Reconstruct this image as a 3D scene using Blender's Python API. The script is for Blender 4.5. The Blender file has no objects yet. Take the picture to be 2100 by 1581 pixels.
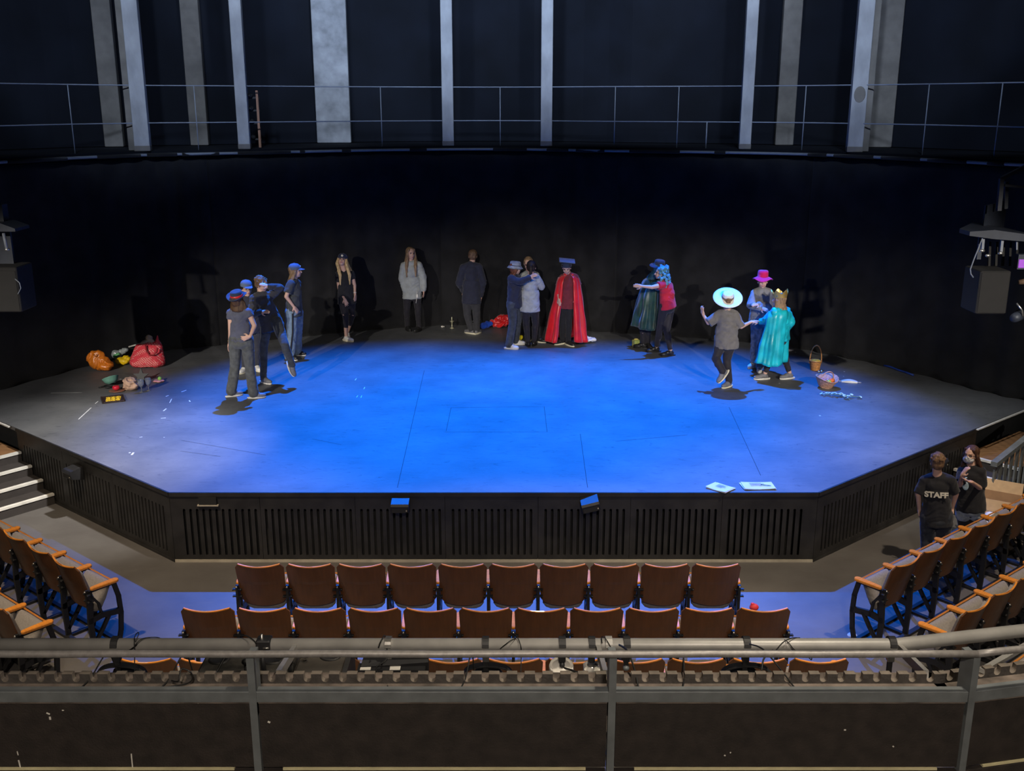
import bpy, math, random
from math import sin, cos, pi, radians, atan2, sqrt
from mathutils import Vector as V, Matrix, noise

# ------------------------------------------------------------------ camera, world, lights
SC = bpy.context.scene
COL = SC.collection
PITCH, FPX, CAMH = radians(15.5), 2100.0, 5.17
cam_d = bpy.data.cameras.new('camera')
cam_d.sensor_width = 36.0; cam_d.lens = 36.0; cam_d.clip_end = 200
cam = bpy.data.objects.new('camera', cam_d); COL.objects.link(cam)
cam.location = (0, 0, CAMH); cam.rotation_euler = (pi/2 - PITCH, 0, 0)
SC.camera = cam
SC.view_settings.view_transform = 'Standard'
SC.view_settings.look = 'None'
SC.view_settings.gamma = 1.0
SC.view_settings.exposure = 0.0
SC.view_settings.use_curve_mapping = False
wd = bpy.data.worlds.new('world'); SC.world = wd; wd.use_nodes = True
wd.node_tree.nodes['Background'].inputs[0].default_value = (0.5, 0.62, 1.0, 1)
wd.node_tree.nodes['Background'].inputs[1].default_value = 0.01

def spot(name, loc, target, power, color, angle, blend, radius=0.05):
    d = bpy.data.lights.new(name, 'SPOT'); d.energy = power; d.color = color
    d.spot_size = radians(angle); d.spot_blend = blend; d.shadow_soft_size = radius
    o = bpy.data.objects.new(name, d); COL.objects.link(o)
    o.location = loc; o.rotation_euler = (V(target) - V(loc)).to_track_quat('-Z', 'Y').to_euler()
    return o

BLUE = (0.0, 0.165, 1.0)
spot('blue_stage_lamp', (-3.7, 18.3, 9.5), (-1.5, 14.2, 0.87), 16500, BLUE, 57, 0.85, 0.06)
spot('blue_stage_lamp', (3.4, 18.3, 9.5), (1.8, 14.2, 0.87), 16500, BLUE, 57, 0.85, 0.06)
for lx, tx, ty, pw in ((-8.6, -5.3, 15.7, 4400), (-7.6, -3.0, 17.6, 4000), (-1.2, -0.2, 18.4, 3300), (1.5, 1.2, 18.2, 1500), (5.0, 2.8, 17.6, 3600), (8.4, 4.4, 16.2, 4400)):
    spot('front_white_lamp', (lx, 2.0, 6.6), (tx, ty, 1.35), pw, (1.0, 0.93, 0.84), 16, 0.8, 0.06)
for lx, tx, ty, pw in ((3.0, -3.6, 16.9, 1000), (-8.6, 4.2, 16.6, 1300), (8.4, 6.4, 15.4, 1500)):
    spot('front_white_lamp', (lx, 2.0, 6.6), (tx, ty, 1.35), pw, (1.0, 0.95, 0.88), 17, 0.8, 0.06)
spot('stage_left_fill_lamp', (-0.6, 9.6, 9.4), (-5.2, 12.7, 0.87), 6500, (1.0, 0.97, 0.94), 26, 1.0, 0.15)
spot('stage_right_fill_lamp', (0.8, 9.8, 9.4), (5.4, 13.3, 0.87), 2200, (0.9, 0.95, 1.0), 25, 1.0, 0.15)
spot('house_lamp', (-5.5, 6.8, 9.0), (-5.2, 8.4, 0.0), 2700, (1.0, 0.80, 0.58), 60, 0.6, 0.12)
spot('house_lamp', (0.4, 7.9, 9.0), (0.2, 7.9, 0.0), 1900, (1.0, 0.80, 0.58), 50, 0.6, 0.12)
spot('house_lamp', (5.8, 7.6, 9.0), (5.0, 8.9, 0.0), 2100, (1.0, 0.82, 0.62), 62, 0.6, 0.12)
spot('balcony_house_lamp', (2.3, 3.9, 8.4), (1.9, 4.7, 2.5), 1000, (1.0, 0.88, 0.70), 84, 0.9, 0.15)
spot('rear_fill_light', (0.6, -3.5, 9.0), (0.4, 4.0, 2.3), 2000, (1.0, 0.86, 0.72), 60, 0.7, 0.3)  # added unseen fill from behind the camera, brightens balcony front and seat backs
for gx, gy, pw in ((-7.0, 17.0, 1.0), (-5.0, 18.3, 0.9), (-1.3, 20.0, 1.0), (0.7, 20.0, 1.0), (4.4, 18.6, 1.0), (6.3, 17.0, 1.15)):
    spot('pillar_fill_light', (gx*0.55, gy-10.0, 9.8), (gx, gy, 9.9), 2100*pw, (0.60, 0.75, 1.0), 62, 0.25, 0.2)  # added cool fill, one unseen spot per pillar, kept off the curtain
spot('gallery_wash_lamp', (-1.0, 9.0, 10.5), (-0.8, 21.5, 10.6), 1000, (0.35, 0.62, 1.0), 58, 0.5, 0.2)
spot('front_white_lamp', (-8.6, 2.0, 6.6), (-6.9, 14.9, 0.9), 1900, (1.0, 0.93, 0.84), 15, 0.8, 0.06)

# ------------------------------------------------------------------ projection helpers (used for measuring)
def ray(px, py):
    u = (px-1050)/FPX; v = (790.5-py)/FPX
    return V((u, cos(PITCH)+v*sin(PITCH), -sin(PITCH)+v*cos(PITCH)))
def on(px, py, z=0.0):
    r = ray(px, py); t = (z-CAMH)/r.z
    return V((r.x*t, r.y*t, z))
def at(px, py, Y):
    r = ray(px, py); t = Y/r.y
    return V((r.x*t, Y, CAMH+r.z*t))
SZ = 0.87            # stage deck height

# ------------------------------------------------------------------ materials
def mat(name, col, rough=0.6, metal=0.0, var=0.15, scale=8.0, bump=0.0, bscale=60.0, spec=0.5, col2=None, coat=0.0, emit=None, estr=0.0, stretch=None, sheen=0.0):
    m = bpy.data.materials.new(name); m.use_nodes = True
    nt = m.node_tree; b = nt.nodes['Principled BSDF']
    b.inputs['Roughness'].default_value = rough; b.inputs['Metallic'].default_value = metal
    b.inputs['Specular IOR Level'].default_value = spec
    b.inputs['Coat Weight'].default_value = coat
    b.inputs['Sheen Weight'].default_value = sheen
    tc = nt.nodes.new('ShaderNodeTexCoord'); src = tc.outputs['Object']
    if stretch:
        mp = nt.nodes.new('ShaderNodeMapping'); mp.inputs['Scale'].default_value = stretch
        nt.links.new(src, mp.inputs['Vector']); src = mp.outputs['Vector']
    nz = nt.nodes.new('ShaderNodeTexNoise'); nz.inputs['Scale'].default_value = scale; nz.inputs['Detail'].default_value = 5
    nt.links.new(src, nz.inputs['Vector'])
    rp = nt.nodes.new('ShaderNodeValToRGB')
    rp.color_ramp.elements[0].position = 0.32; rp.color_ramp.elements[1].position = 0.68
    c2 = col2 or tuple(min(1, c*(1+var)) for c in col); c1 = col if col2 else tuple(c*(1-var) for c in col)
    rp.color_ramp.elements[0].color = (*c1, 1); rp.color_ramp.elements[1].color = (*c2, 1)
    nt.links.new(nz.outputs['Fac'], rp.inputs['Fac']); nt.links.new(rp.outputs['Color'], b.inputs['Base Color'])
    if bump:
        n2 = nt.nodes.new('ShaderNodeTexNoise'); n2.inputs['Scale'].default_value = bscale; n2.inputs['Detail'].default_value = 4
        nt.links.new(src, n2.inputs['Vector'])
        bp = nt.nodes.new('ShaderNodeBump'); bp.inputs['Strength'].default_value = bump; bp.inputs['Distance'].default_value = 0.01
        nt.links.new(n2.outputs['Fac'], bp.inputs['Height']); nt.links.new(bp.outputs['Normal'], b.inputs['Normal'])
    if emit:
        b.inputs['Emission Color'].default_value = (*emit, 1); b.inputs['Emission Strength'].default_value = estr
    return m

def srgb(r, g, b):
    f = lambda c: (c/255/12.92) if c/255 <= 0.04045 else ((c/255+0.055)/1.055)**2.4
    return (f(r), f(g), f(b))

M = {}
def floor_mat(name, c1, c2, scuff, scuffmax):
    m = bpy.data.materials.new(name); m.use_nodes = True
    nt = m.node_tree; b = nt.nodes['Principled BSDF']; b.inputs['Roughness'].default_value = 0.55
    tc = nt.nodes.new('ShaderNodeTexCoord')
    n1 = nt.nodes.new('ShaderNodeTexNoise'); n1.inputs['Scale'].default_value = 1.3; n1.inputs['Detail'].default_value = 9; n1.inputs['Roughness'].default_value = 0.62
    nt.links.new(tc.outputs['Object'], n1.inputs['Vector'])
    r1 = nt.nodes.new('ShaderNodeValToRGB'); r1.color_ramp.elements[0].position = 0.34; r1.color_ramp.elements[1].position = 0.66
    r1.color_ramp.elements[0].color = (*c1, 1); r1.color_ramp.elements[1].color = (*c2, 1)
    nt.links.new(n1.outputs['Fac'], r1.inputs['Fac'])
    mp = nt.nodes.new('ShaderNodeMapping'); mp.inputs['Scale'].default_value = (1.0, 2.6, 1.0); mp.inputs['Rotation'].default_value = (0, 0, 0.5)
    nt.links.new(tc.outputs['Object'], mp.inputs['Vector'])
    n2 = nt.nodes.new('ShaderNodeTexNoise'); n2.inputs['Scale'].default_value = 4.6; n2.inputs['Detail'].default_value = 9; n2.inputs['Roughness'].default_value = 0.7
    n2.inputs['Distortion'].default_value = 1.2
    nt.links.new(mp.outputs['Vector'], n2.inputs['Vector'])
    r2 = nt.nodes.new('ShaderNodeValToRGB'); r2.color_ramp.elements[0].position = 0.58; r2.color_ramp.elements[1].position = 0.70
    r2.color_ramp.elements[0].color = (0, 0, 0, 1); r2.color_ramp.elements[1].color = (scuffmax,)*3 + (1,)
    nt.links.new(n2.outputs['Fac'], r2.inputs['Fac'])
    mx = nt.nodes.new('ShaderNodeMixRGB'); nt.links.new(r2.outputs['Color'], mx.inputs['Fac'])
    nt.links.new(r1.outputs['Color'], mx.inputs['Color1']); mx.inputs['Color2'].default_value = (*scuff, 1)
    nt.links.new(mx.outputs['Color'], b.inputs['Base Color'])
    rr = nt.nodes.new('ShaderNodeMapRange'); rr.inputs['To Min'].default_value = 0.42; rr.inputs['To Max'].default_value = 0.7
    nt.links.new(n2.outputs['Fac'], rr.inputs['Value']); nt.links.new(rr.outputs['Result'], b.inputs['Roughness'])
    bp = nt.nodes.new('ShaderNodeBump'); bp.inputs['Strength'].default_value = 0.12; bp.inputs['Distance'].default_value = 0.01
    nt.links.new(n2.outputs['Fac'], bp.inputs['Height']); nt.links.new(bp.outputs['Normal'], b.inputs['Normal'])
    return m
M['deck'] = floor_mat('stage_deck_paint', (0.098, 0.101, 0.106), (0.152, 0.154, 0.158), (0.045, 0.045, 0.05), 0.85)
M['floor'] = floor_mat('auditorium_floor_paint', (0.085, 0.078, 0.072), (0.115, 0.108, 0.100), (0.15, 0.145, 0.135), 0.25)
M['rigbox'] = mat('black_rig_cabinet', (0.008, 0.007, 0.0065), 0.8, var=0.15)
M['fascia'] = mat('stage_fascia_black', (0.021, 0.020, 0.019), 0.5, var=0.35, scale=5, bump=0.15, bscale=25)
M['slotback'] = mat('fascia_backing', (0.012, 0.012, 0.012), 0.8)
M['trimgrey'] = mat('pale_kick_trim', (0.42, 0.38, 0.30), 0.5)
M['curtain'] = mat('black_serge_curtain', (0.0175, 0.0175, 0.019), 0.95, var=0.25, scale=3, spec=0.15, bump=0.2, bscale=40, sheen=0.1)
M['wallblack'] = mat('black_wall_paint', (0.0045, 0.006, 0.011), 0.85, var=0.3, scale=1.2, spec=0.2)
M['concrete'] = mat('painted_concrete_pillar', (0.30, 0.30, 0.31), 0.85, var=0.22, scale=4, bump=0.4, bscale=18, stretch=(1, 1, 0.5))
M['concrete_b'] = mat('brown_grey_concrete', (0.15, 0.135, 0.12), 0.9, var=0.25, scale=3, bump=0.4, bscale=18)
M['rigsteel'] = mat('dark_blue_grey_steel', (0.030, 0.036, 0.052), 0.5, 0.1, var=0.16)
M['railgrey'] = mat('thin_rail_grey', (0.20, 0.22, 0.26), 0.5, var=0.1)
M['pipegrey'] = mat('lighting_bar_grey', (0.36, 0.35, 0.33), 0.42, 0.2, var=0.12, scale=9)
M['steel'] = mat('blue_grey_painted_steel', (0.155, 0.17, 0.175), 0.5, 0.1, var=0.16, scale=12)
M['steelworn'] = mat('worn_grey_handrail', (0.27, 0.255, 0.245), 0.45, 0.3, var=0.15, scale=45)
M['panel'] = mat('dark_balcony_panel', (0.025, 0.019, 0.016), 0.75, var=0.3, scale=14, bump=0.3, bscale=120)
M['nosing'] = mat('pale_yellow_nosing', (0.62, 0.56, 0.33), 0.5)
M['nosingw'] = mat('white_step_nosing', (0.70, 0.68, 0.62), 0.5, var=0.15)
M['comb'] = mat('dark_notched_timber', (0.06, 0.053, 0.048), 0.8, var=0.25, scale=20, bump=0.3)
M['combtop'] = mat('tan_timber_top', (0.19, 0.16, 0.13), 0.85, var=0.2, scale=20)  # lighter tan for tops and notch faces of the strip, front is darker
M['ledge'] = mat('dusty_brown_ledge', (0.15, 0.12, 0.10), 0.85, var=0.5, scale=9, bump=0.3)
M['woodback'] = mat('dark_stained_plywood', (0.115, 0.044, 0.015), 0.42, var=0.16, scale=7, stretch=(4, 1, 0.6), bump=0.05, coat=0.15)
M['woodarm'] = mat('varnished_orange_wood', (0.62, 0.225, 0.030), 0.35, var=0.14, scale=10, stretch=(1, 6, 6), coat=0.2)
M['cushion'] = mat('grey_seat_cloth', (0.21, 0.19, 0.17), 0.9, var=0.12, scale=60, bump=0.3, bscale=300, sheen=0.2)
M['iron'] = mat('black_cast_iron', (0.014, 0.014, 0.015), 0.5, 0.2, var=0.2)
M['steelbright'] = mat('bright_steel', (0.62, 0.60, 0.56), 0.28, 0.9, var=0.1, scale=30)
M['black'] = mat('matt_black_metal', (0.0175, 0.0175, 0.019), 0.55, 0.1, var=0.3)
M['rubber'] = mat('black_cable_rubber', (0.014, 0.014, 0.014), 0.5)
M['dustbox'] = mat('dusty_black_cabinet', (0.008, 0.008, 0.007), 0.85, col2=(0.05, 0.046, 0.04), scale=14, bump=0.2)
M['dustbox2'] = mat('dusty_grey_cabinet', (0.035, 0.031, 0.027), 0.85, col2=(0.06, 0.053, 0.045), scale=6)
M['white'] = mat('white_enamel', (0.72, 0.69, 0.62), 0.4, var=0.08)
M['card'] = mat('brown_cardboard', (0.40, 0.24, 0.13), 0.8, var=0.08, scale=14)
M['cardin'] = mat('cardboard_inside', (0.52, 0.36, 0.21), 0.8, var=0.08, scale=14)
M['paper'] = mat('white_paper', (0.80, 0.80, 0.80), 0.7, var=0.03)
M['ink'] = mat('blue_grey_ink', (0.12, 0.15, 0.22), 0.7)
M['warmwood'] = mat('brown_wood_landing', (0.26, 0.135, 0.06), 0.5, var=0.25, scale=6, stretch=(1, 8, 1))
M['speakerwood'] = mat('brown_black_cabinet', (0.038, 0.032, 0.029), 0.75, var=0.15)
M['skin'] = mat('skin', (0.60, 0.37, 0.275), 0.5, var=0.06, spec=0.35)
M['eye'] = mat('eye_dark', (0.03, 0.02, 0.018), 0.4)
M['lip'] = mat('lip_red', (0.42, 0.13, 0.11), 0.45)
M['brow'] = mat('brow_brown', (0.12, 0.07, 0.04), 0.8)

def cloth(name, col, rough=0.85, var=0.12, bump=0.25, sheen=0.15, **k):
    return mat(name, col, rough, var=var, scale=14, bump=bump, bscale=220, spec=0.25, sheen=sheen, **k)
def hairmat(name, col):
    return mat(name, col, 0.5, var=0.45, scale=26, stretch=(3, 3, 0.5), bump=0.6, bscale=70, spec=0.35)

# ------------------------------------------------------------------ mesh builder
class MB:
    def __init__(s): s.v = []; s.f = []; s.m = []; s.sm = []
    def add(s, verts, faces, mi=0, smooth=False, X=None):
        o = len(s.v)
        for p in verts:
            p = V(p); s.v.append(X @ p if X else p)
        for f in faces: s.f.append(tuple(i+o for i in f)); s.m.append(mi); s.sm.append(smooth)
    def box(s, lo, hi, mi=0, X=None):
        (a, b, c), (d, e, f) = lo, hi
        vs = [(a,b,c),(d,b,c),(d,e,c),(a,e,c),(a,b,f),(d,b,f),(d,e,f),(a,e,f)]
        s.add(vs, [(0,3,2,1),(4,5,6,7),(0,1,5,4),(1,2,6,5),(2,3,7,6),(3,0,4,7)], mi, False, X)
    def bbox(s, lo, hi, bev=0.01, mi=0, X=None):
        # box with chamfered long edges (octagonal section in XY plane of smallest use)
        (a, b, c), (d, e, f) = lo, hi; t = bev
        o = [(a+t,b),(d-t,b),(d,b+t),(d,e-t),(d-t,e),(a+t,e),(a,e-t),(a,b+t)]
        oi = [(a+2*t,b+t),(d-2*t,b+t),(d-t,b+2*t),(d-t,e-2*t),(d-2*t,e-t),(a+2*t,e-t),(a+t,e-2*t),(a+t,b+2*t)]
        rings = [[(x,y,c) for x,y in oi],[(x,y,c+t) for x,y in o],[(x,y,f-t) for x,y in o],[(x,y,f) for x,y in oi]]
        s.loft(rings, mi=mi, X=X, cap=True)
    def loft(s, rings, mi=0, X=None, cap=True, closed=True, smooth=False):
        n = len(rings[0]); vs = [p for r in rings for p in r]; fs = []
        for i in range(len(rings)-1):
            for j in range(n if closed else n-1):
                k = (j+1) % n
                fs.append((i*n+j, i*n+k, (i+1)*n+k, (i+1)*n+j))
        if cap and closed:
            fs.append(tuple(reversed(range(n)))); fs.append(tuple((len(rings)-1)*n+j for j in range(n)))
        s.add(vs, fs, mi, smooth, X)
    def prism(s, pts, h0, h1, mi=0, X=None, smooth=False):
        s.loft([[(x,y,h0) for x,y in pts],[(x,y,h1) for x,y in pts]], mi, X, True, True, smooth)
    def cone(s, p0, p1, r0, r1, seg=12, mi=0, smooth=True, cap=True):
        p0, p1 = V(p0), V(p1); d = (p1-p0)
        if d.length < 1e-6: return
        d.normalize(); a = d.orthogonal().normalized(); b = d.cross(a)
        rs = []
        for p, r in ((p0, r0), (p1, r1)):
            rs.append([p + a*(r*cos(2*pi*i/seg)) + b*(r*sin(2*pi*i/seg)) for i in range(seg)])
        s.loft(rs, mi, None, cap, True, smooth)
    def tube(s, pts, r, seg=8, mi=0, closed=False):
        pts = [V(p) for p in pts]; n = len(pts); rings = []
        a = None
        for i, p in enumerate(pts):
            d = (pts[min(i+1, n-1)] - pts[max(i-1, 0)]).normalized()
            if a is None: a = d.orthogonal().normalized()
            a = (a - d*a.dot(d)).normalized(); b = d.cross(a)
            rr = r[i] if isinstance(r, (list, tuple)) else r
            rings.append([p + a*(rr*cos(2*pi*k/seg)) + b*(rr*sin(2*pi*k/seg)) for k in range(seg)])
        s.loft(rings, mi, None, True, True, True)
    def ell(s, c, r, R=None, nu=16, nv=10, mi=0):
        c = V(c); vs = []; fs = []
        if not hasattr(r, '__len__'): r = (r, r, r)
        for i in range(nv+1):
            t = pi*i/nv
            for j in range(nu):
                p = V((r[0]*sin(t)*cos(2*pi*j/nu), r[1]*sin(t)*sin(2*pi*j/nu), r[2]*cos(t)))
                vs.append(c + (R @ p if R else p))
        for i in range(nv):
            for j in range(nu):
                k = (j+1) % nu
                fs.append((i*nu+j, (i+1)*nu+j, (i+1)*nu+k, i*nu+k))
        s.add(vs, fs, mi, True)
    def cap(s, p0, p1, r0, r1, seg=12, mi=0):
        s.cone(p0, p1, r0, r1, seg, mi)
        s.ell(p0, r0*0.995, None, seg, 8, mi); s.ell(p1, r1*0.995, None, seg, 8, mi)
    def chain(s, pts, rs, seg=12, mi=0):
        for i in range(len(pts)-1): s.cap(pts[i], pts[i+1], rs[i], rs[i+1], seg, mi)
    def lathe(s, prof, c=(0,0,0), R=None, seg=28, mi=0, squash=(1,1), cap=False):
        c = V(c); rings = []
        for r, z in prof:
            ring = []
            for k in range(seg):
                p = V((max(r, 1e-4)*cos(2*pi*k/seg)*squash[0], max(r, 1e-4)*sin(2*pi*k/seg)*squash[1], z))
                ring.append(c + (R @ p if R else p))
            rings.append(ring)
        s.loft(rings, mi, None, cap, True, True)
    def build(s, name, mats, parent=None, origin=None, **props):
        o0 = V(origin) if origin is not None else (V(parent['_o']) if parent is not None and '_o' in parent else V((0,0,0)))
        me = bpy.data.meshes.new(name)
        me.from_pydata([tuple(p-o0) for p in s.v], [], s.f)
        if not isinstance(mats, (list, tuple)): mats = [mats]
        for m_ in mats: me.materials.append(m_)
        me.polygons.foreach_set('material_index', s.m); me.polygons.foreach_set('use_smooth', s.sm)
        me.update()
        o = bpy.data.objects.new(name, me); COL.objects.link(o)
        if parent is not None:
            o.parent = parent; o['_o'] = list(o0)
        else:
            o.location = o0; o['_o'] = list(o0)
        for k, v in props.items(): o[k] = v
        return o

def empty(name, loc, label, cat, group=None):
    o = bpy.data.objects.new(name, None); COL.objects.link(o)
    o.location = loc; o['_o'] = list(loc); o['label'] = label; o['category'] = cat
    o.empty_display_size = 0.1
    if group: o['group'] = group
    return o
def tag(o, label=None, cat=None, group=None, kind=None):
    if label: o['label'] = label
    if cat: o['category'] = cat
    if group: o['group'] = group
    if kind: o['kind'] = kind
    return o
def struct(o): o['kind'] = 'structure'; return o

def remesh(mb, voxel, mats, name, parent, smooth=3, wr=0.0, wscale=9.0, seed=0, colorfn=None, origin=None, wdir=(1,1,1), folds=False):
    """merge the pieces of mb to one continuous skin"""
    o0 = V(origin) if origin is not None else V(parent['_o'])
    me = bpy.data.meshes.new('tmp'); me.from_pydata([tuple(p-o0) for p in mb.v], [], mb.f)
    t = bpy.data.objects.new('tmp', me)
    ts_ = bpy.data.scenes.new('tmp'); ts_.collection.objects.link(t)
    r = t.modifiers.new('r', 'REMESH'); r.mode = 'VOXEL'; r.voxel_size = voxel; r.use_smooth_shade = True
    if smooth:
        sm = t.modifiers.new('s', 'SMOOTH'); sm.iterations = smooth; sm.factor = 0.5
    with bpy.context.temp_override(scene=ts_, view_layer=ts_.view_layers[0]):
        dg = bpy.context.evaluated_depsgraph_get()
    nm = bpy.data.meshes.new_from_object(t.evaluated_get(dg)); nm.name = name
    bpy.data.scenes.remove(ts_)
    bpy.data.objects.remove(t); bpy.data.meshes.remove(me)
    if not isinstance(mats, (list, tuple)): mats = [mats]
    nm.materials.clear()
    for m_ in mats: nm.materials.append(m_)
    if wr:
        off = V((seed*3.1, seed*1.7, seed*5.3)); wd_ = V(wdir)
        data = [(v.co.copy(), v.normal.copy()) for v in nm.vertices]; flat = []
        for co, no in data:
            q = V((co.x*wd_.x, co.y*wd_.y, co.z*wd_.z))*wscale + off
            n1 = noise.noise(q) + 0.5*noise.noise(q*2.3)
            if folds:
                w2 = noise.noise(V((co.x*5, co.y*5, co.z*5)) + off)
                q2 = V((co.x*6+co.z*5+w2*2.5, co.y*6, co.z*13-co.x*4+w2*2.5)) + off
                n1 = 0.6*n1 + 1.5*(0.35-abs(noise.noise(q2)))
            co = co + no*(n1*wr); flat += (co.x, co.y, co.z)
        nm.vertices.foreach_set('co', flat)
    nm.polygons.foreach_set('use_smooth', [True]*len(nm.polygons))
    if colorfn:
        for p in nm.polygons: p.material_index = colorfn(p.center + o0)
    nm.update()
    o = bpy.data.objects.new(name, nm); COL.objects.link(o)
    if parent is not None: o.parent = parent
    else: o.location = o0
    o['_o'] = list(o0)
    return o
def copy_tree(o, parent=None):
    c = o.copy(); COL.objects.link(c)
    if parent is not None: c.parent = parent
    for ch in list(o.children): copy_tree(ch, c)
    return c
def Rz(a): return Matrix.Rotation(a, 4, 'Z')
def frame(o, x, y, z):
    m = Matrix((( x.x, y.x, z.x, o.x), (x.y, y.y, z.y, o.y), (x.z, y.z, z.z, o.z), (0,0,0,1)))
    return m
ORD = ['first','second','third','fourth','fifth','sixth','seventh','eighth','ninth','tenth','eleventh','twelfth']
#@@@PART2
# ------------------------------------------------------------------ room shell
def slab(name, pts, z0, z1, m, kind=True):
    b = MB(); b.prism(pts, z0, z1); o = b.build(name, m)
    if kind: struct(o)
    return o
slab('floor', [(-12,-6),(12,-6),(12,26),(-12,26)], -0.2, 0.0, M['floor'])
slab('ceiling', [(-12,-6),(12,-6),(12,26),(-12,26)], 11.0, 11.2, M['wallblack'])
def wall(name, lo, hi):
    b = MB(); b.box(lo, hi); struct(b.build(name, M['wallblack']))
wall('wall_left', (-12.2,-6,0), (-12,26,11)); wall('wall_right', (12,-6,0), (12.2,26,11))
wall('wall_front', (-12,-6.2,0), (12,-6,11)); wall('wall_back', (-12,26,0), (12,26.2,11))

# back arc of the stage (curtain line), as measured on the deck
ARC = [(-9.6,12.9),(-8.7,14.0),(-7.95,15.24),(-7.06,16.92),(-6.17,17.88),(-5.33,18.25),(-3.98,18.95),(-3.28,19.32),(-2.1,19.80),(-0.49,20.05),(0.7,19.85),(1.68,19.4),(3.23,18.95),(4.89,18.18),(5.65,17.51),(6.5,16.43),(7.2,15.24),(7.9,14.3),(8.8,13.0)]
def arc_resample(pts, step):
    out = []; P = [V((x,y,0)) for x,y in pts]
    # catmull-rom
    dense = []
    for i in range(len(P)-1):
        a = P[max(i-1,0)]; b = P[i]; c = P[i+1]; d = P[min(i+2,len(P)-1)]
        for k in range(20):
            t = k/20
            dense.append(0.5*((2*b)+(-a+c)*t+(2*a-5*b+4*c-d)*t*t+(-a+3*b-3*c+d)*t**3))
    dense.append(P[-1])
    acc = 0; out = [dense[0]]
    for i in range(1, len(dense)):
        acc += (dense[i]-dense[i-1]).length
        if acc >= step: out.append(dense[i]); acc = 0
    return out
def normals(P):
    N = []
    for i in range(len(P)):
        d = (P[min(i+1,len(P)-1)]-P[max(i-1,0)]).normalized()
        N.append(V((d.y,-d.x,0)))   # toward audience (-y side)
    return N
def offset(P, k): return [p+n*k for p,n in zip(P, normals(P))]

# ------------------------------------------------------------------ stage
stage = empty('stage', (-0.2, 14, 0), 'raised black stage with blue lit grey deck and slotted black front panels', 'stage')
FL, FR = V((-3.92,10.95,0)), V((3.50,10.95,0))
dL, dR = V((-0.768,0.641,0)), V((0.768,0.641,0))
LB, RB = FL+dL*6.2, FR+dR*6.2
b = MB(); b.prism([(FL.x,FL.y),(FR.x,FR.y),(RB.x,RB.y),(9.6,21),(-9.6,21),(LB.x,LB.y)], SZ-0.05, SZ)
b.build('deck', M['deck'], stage)
b = MB(); b.prism([(FL.x+.1,FL.y+.15),(FR.x-.1,FR.y+.15),(RB.x-.1,RB.y+.15),(9.5,20.9),(-9.5,20.9),(LB.x+.1,LB.y+.15)], 0, SZ-0.051)
b.build('stage_base', M['slotback'], stage)

def slotted(mb, w, z0, z1, slots, sw, s0, s1, th, X):
    """plate in local XZ plane (front face y=0, toward -y), with stadium slots cut through"""
    r = sw/2; N = 8
    xs = [0] ; edges = []
    cells = []
    for k, cx in enumerate(slots):
        L = (slots[k-1]+cx)/2 if k else 0.0
        Rr = (slots[k+1]+cx)/2 if k < len(slots)-1 else w
        cells.append((L, Rr, cx))
    if not slots: mb.box((0,0,z0),(w,th,z1),0,X); return
    for L, Rr, cx in cells:
        right = [(cx + r*sin(pi*i/N), s1-r + r*cos(pi*i/N)) for i in range(N//2+1)] + [(cx + r*sin(pi*i/N), s0+r + r*cos(pi*i/N)) for i in range(N//2, N+1)]
        left = [(2*cx-x, z) for x, z in right]
        for y, flip in ((0.0, False), (th, True)):
            pr = [(cx,z1)] + right + [(cx,z0),(Rr,z0),(Rr,z1)]
            pl = [(cx,z1)] + left + [(cx,z0),(L,z0),(L,z1)]
            mb.add([(x,y,z) for x,z in pr], [tuple(range(len(pr)))], 0, False, X)
            mb.add([(x,y,z) for x,z in pl], [tuple(range(len(pl)))], 0, False, X)
        loop = right + list(reversed(left))[1:-1]
        n = len(loop)
        mb.add([(x,0,z) for x,z in loop]+[(x,th,z) for x,z in loop], [(i,(i+1)%n,n+(i+1)%n,n+i) for i in range(n)], 0, False, X)
    for (x0,x1,za,zb) in ((0,w,z1,z1),(0,w,z0,z0)):
        mb.add([(x0,0,za),(x1,0,za),(x1,th,za),(x0,th,za)], [(0,1,2,3)], 0, False, X)
    for x0 in (0,w): mb.add([(x0,0,z0),(x0,0,z1),(x0,th,z1),(x0,th,z0)], [(0,1,2,3)], 0, False, X)

def fascia(A, d, length, bounds, pitch=0.0747, first=0.15, skip=None):
    n = V((d.y,-d.x,0))   # outward
    if n.y > 0: n = -n
    for k in range(len(bounds)-1):
        a, c = bounds[k], bounds[k+1]; w = c-a-0.004
        X = frame(A + d*(a+0.002) + n*0.004, d, -n, V((0,0,1)))
        m0 = first if k == 0 else 0.06
        e0 = 0.05 if k < len(bounds)-2 else first
        cnt = int((w-m0-e0)/pitch)+1; st = m0 + ((w-m0-e0)-(cnt-1)*pitch)/2
        sl = [st+i*pitch for i in range(cnt)]
        mb = MB(); slotted(mb, w, 0.035, SZ-0.055, sl, 0.029, 0.085, 0.665, 0.022, X)
        mb.build('front_panel', M['fascia'], stage)
    X = frame(A+n*0.012, d, -n, V((0,0,1)))
    mb = MB(); mb.box((0,0,0),(length,0.02,0.034),0,X); mb.build('kick_trim', M['trimgrey'] if abs(d.y)<0.1 else M['fascia'], stage)
    mb = MB(); mb.box((0,-0.008,SZ-0.05),(length,0.02,SZ-0.001),0,X); mb.build('edge_strip', M['fascia'], stage)
W7 = (FR.x-FL.x)
fascia(FL, V((1,0,0)), W7, [0,1.03,2.12,3.15,4.22,5.28,6.33,W7])
fascia(FL, dL, 3.72, [0,1.25,2.48,3.72])
fascia(FR, dR, 3.72, [0,1.25,2.48,3.72])
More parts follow.
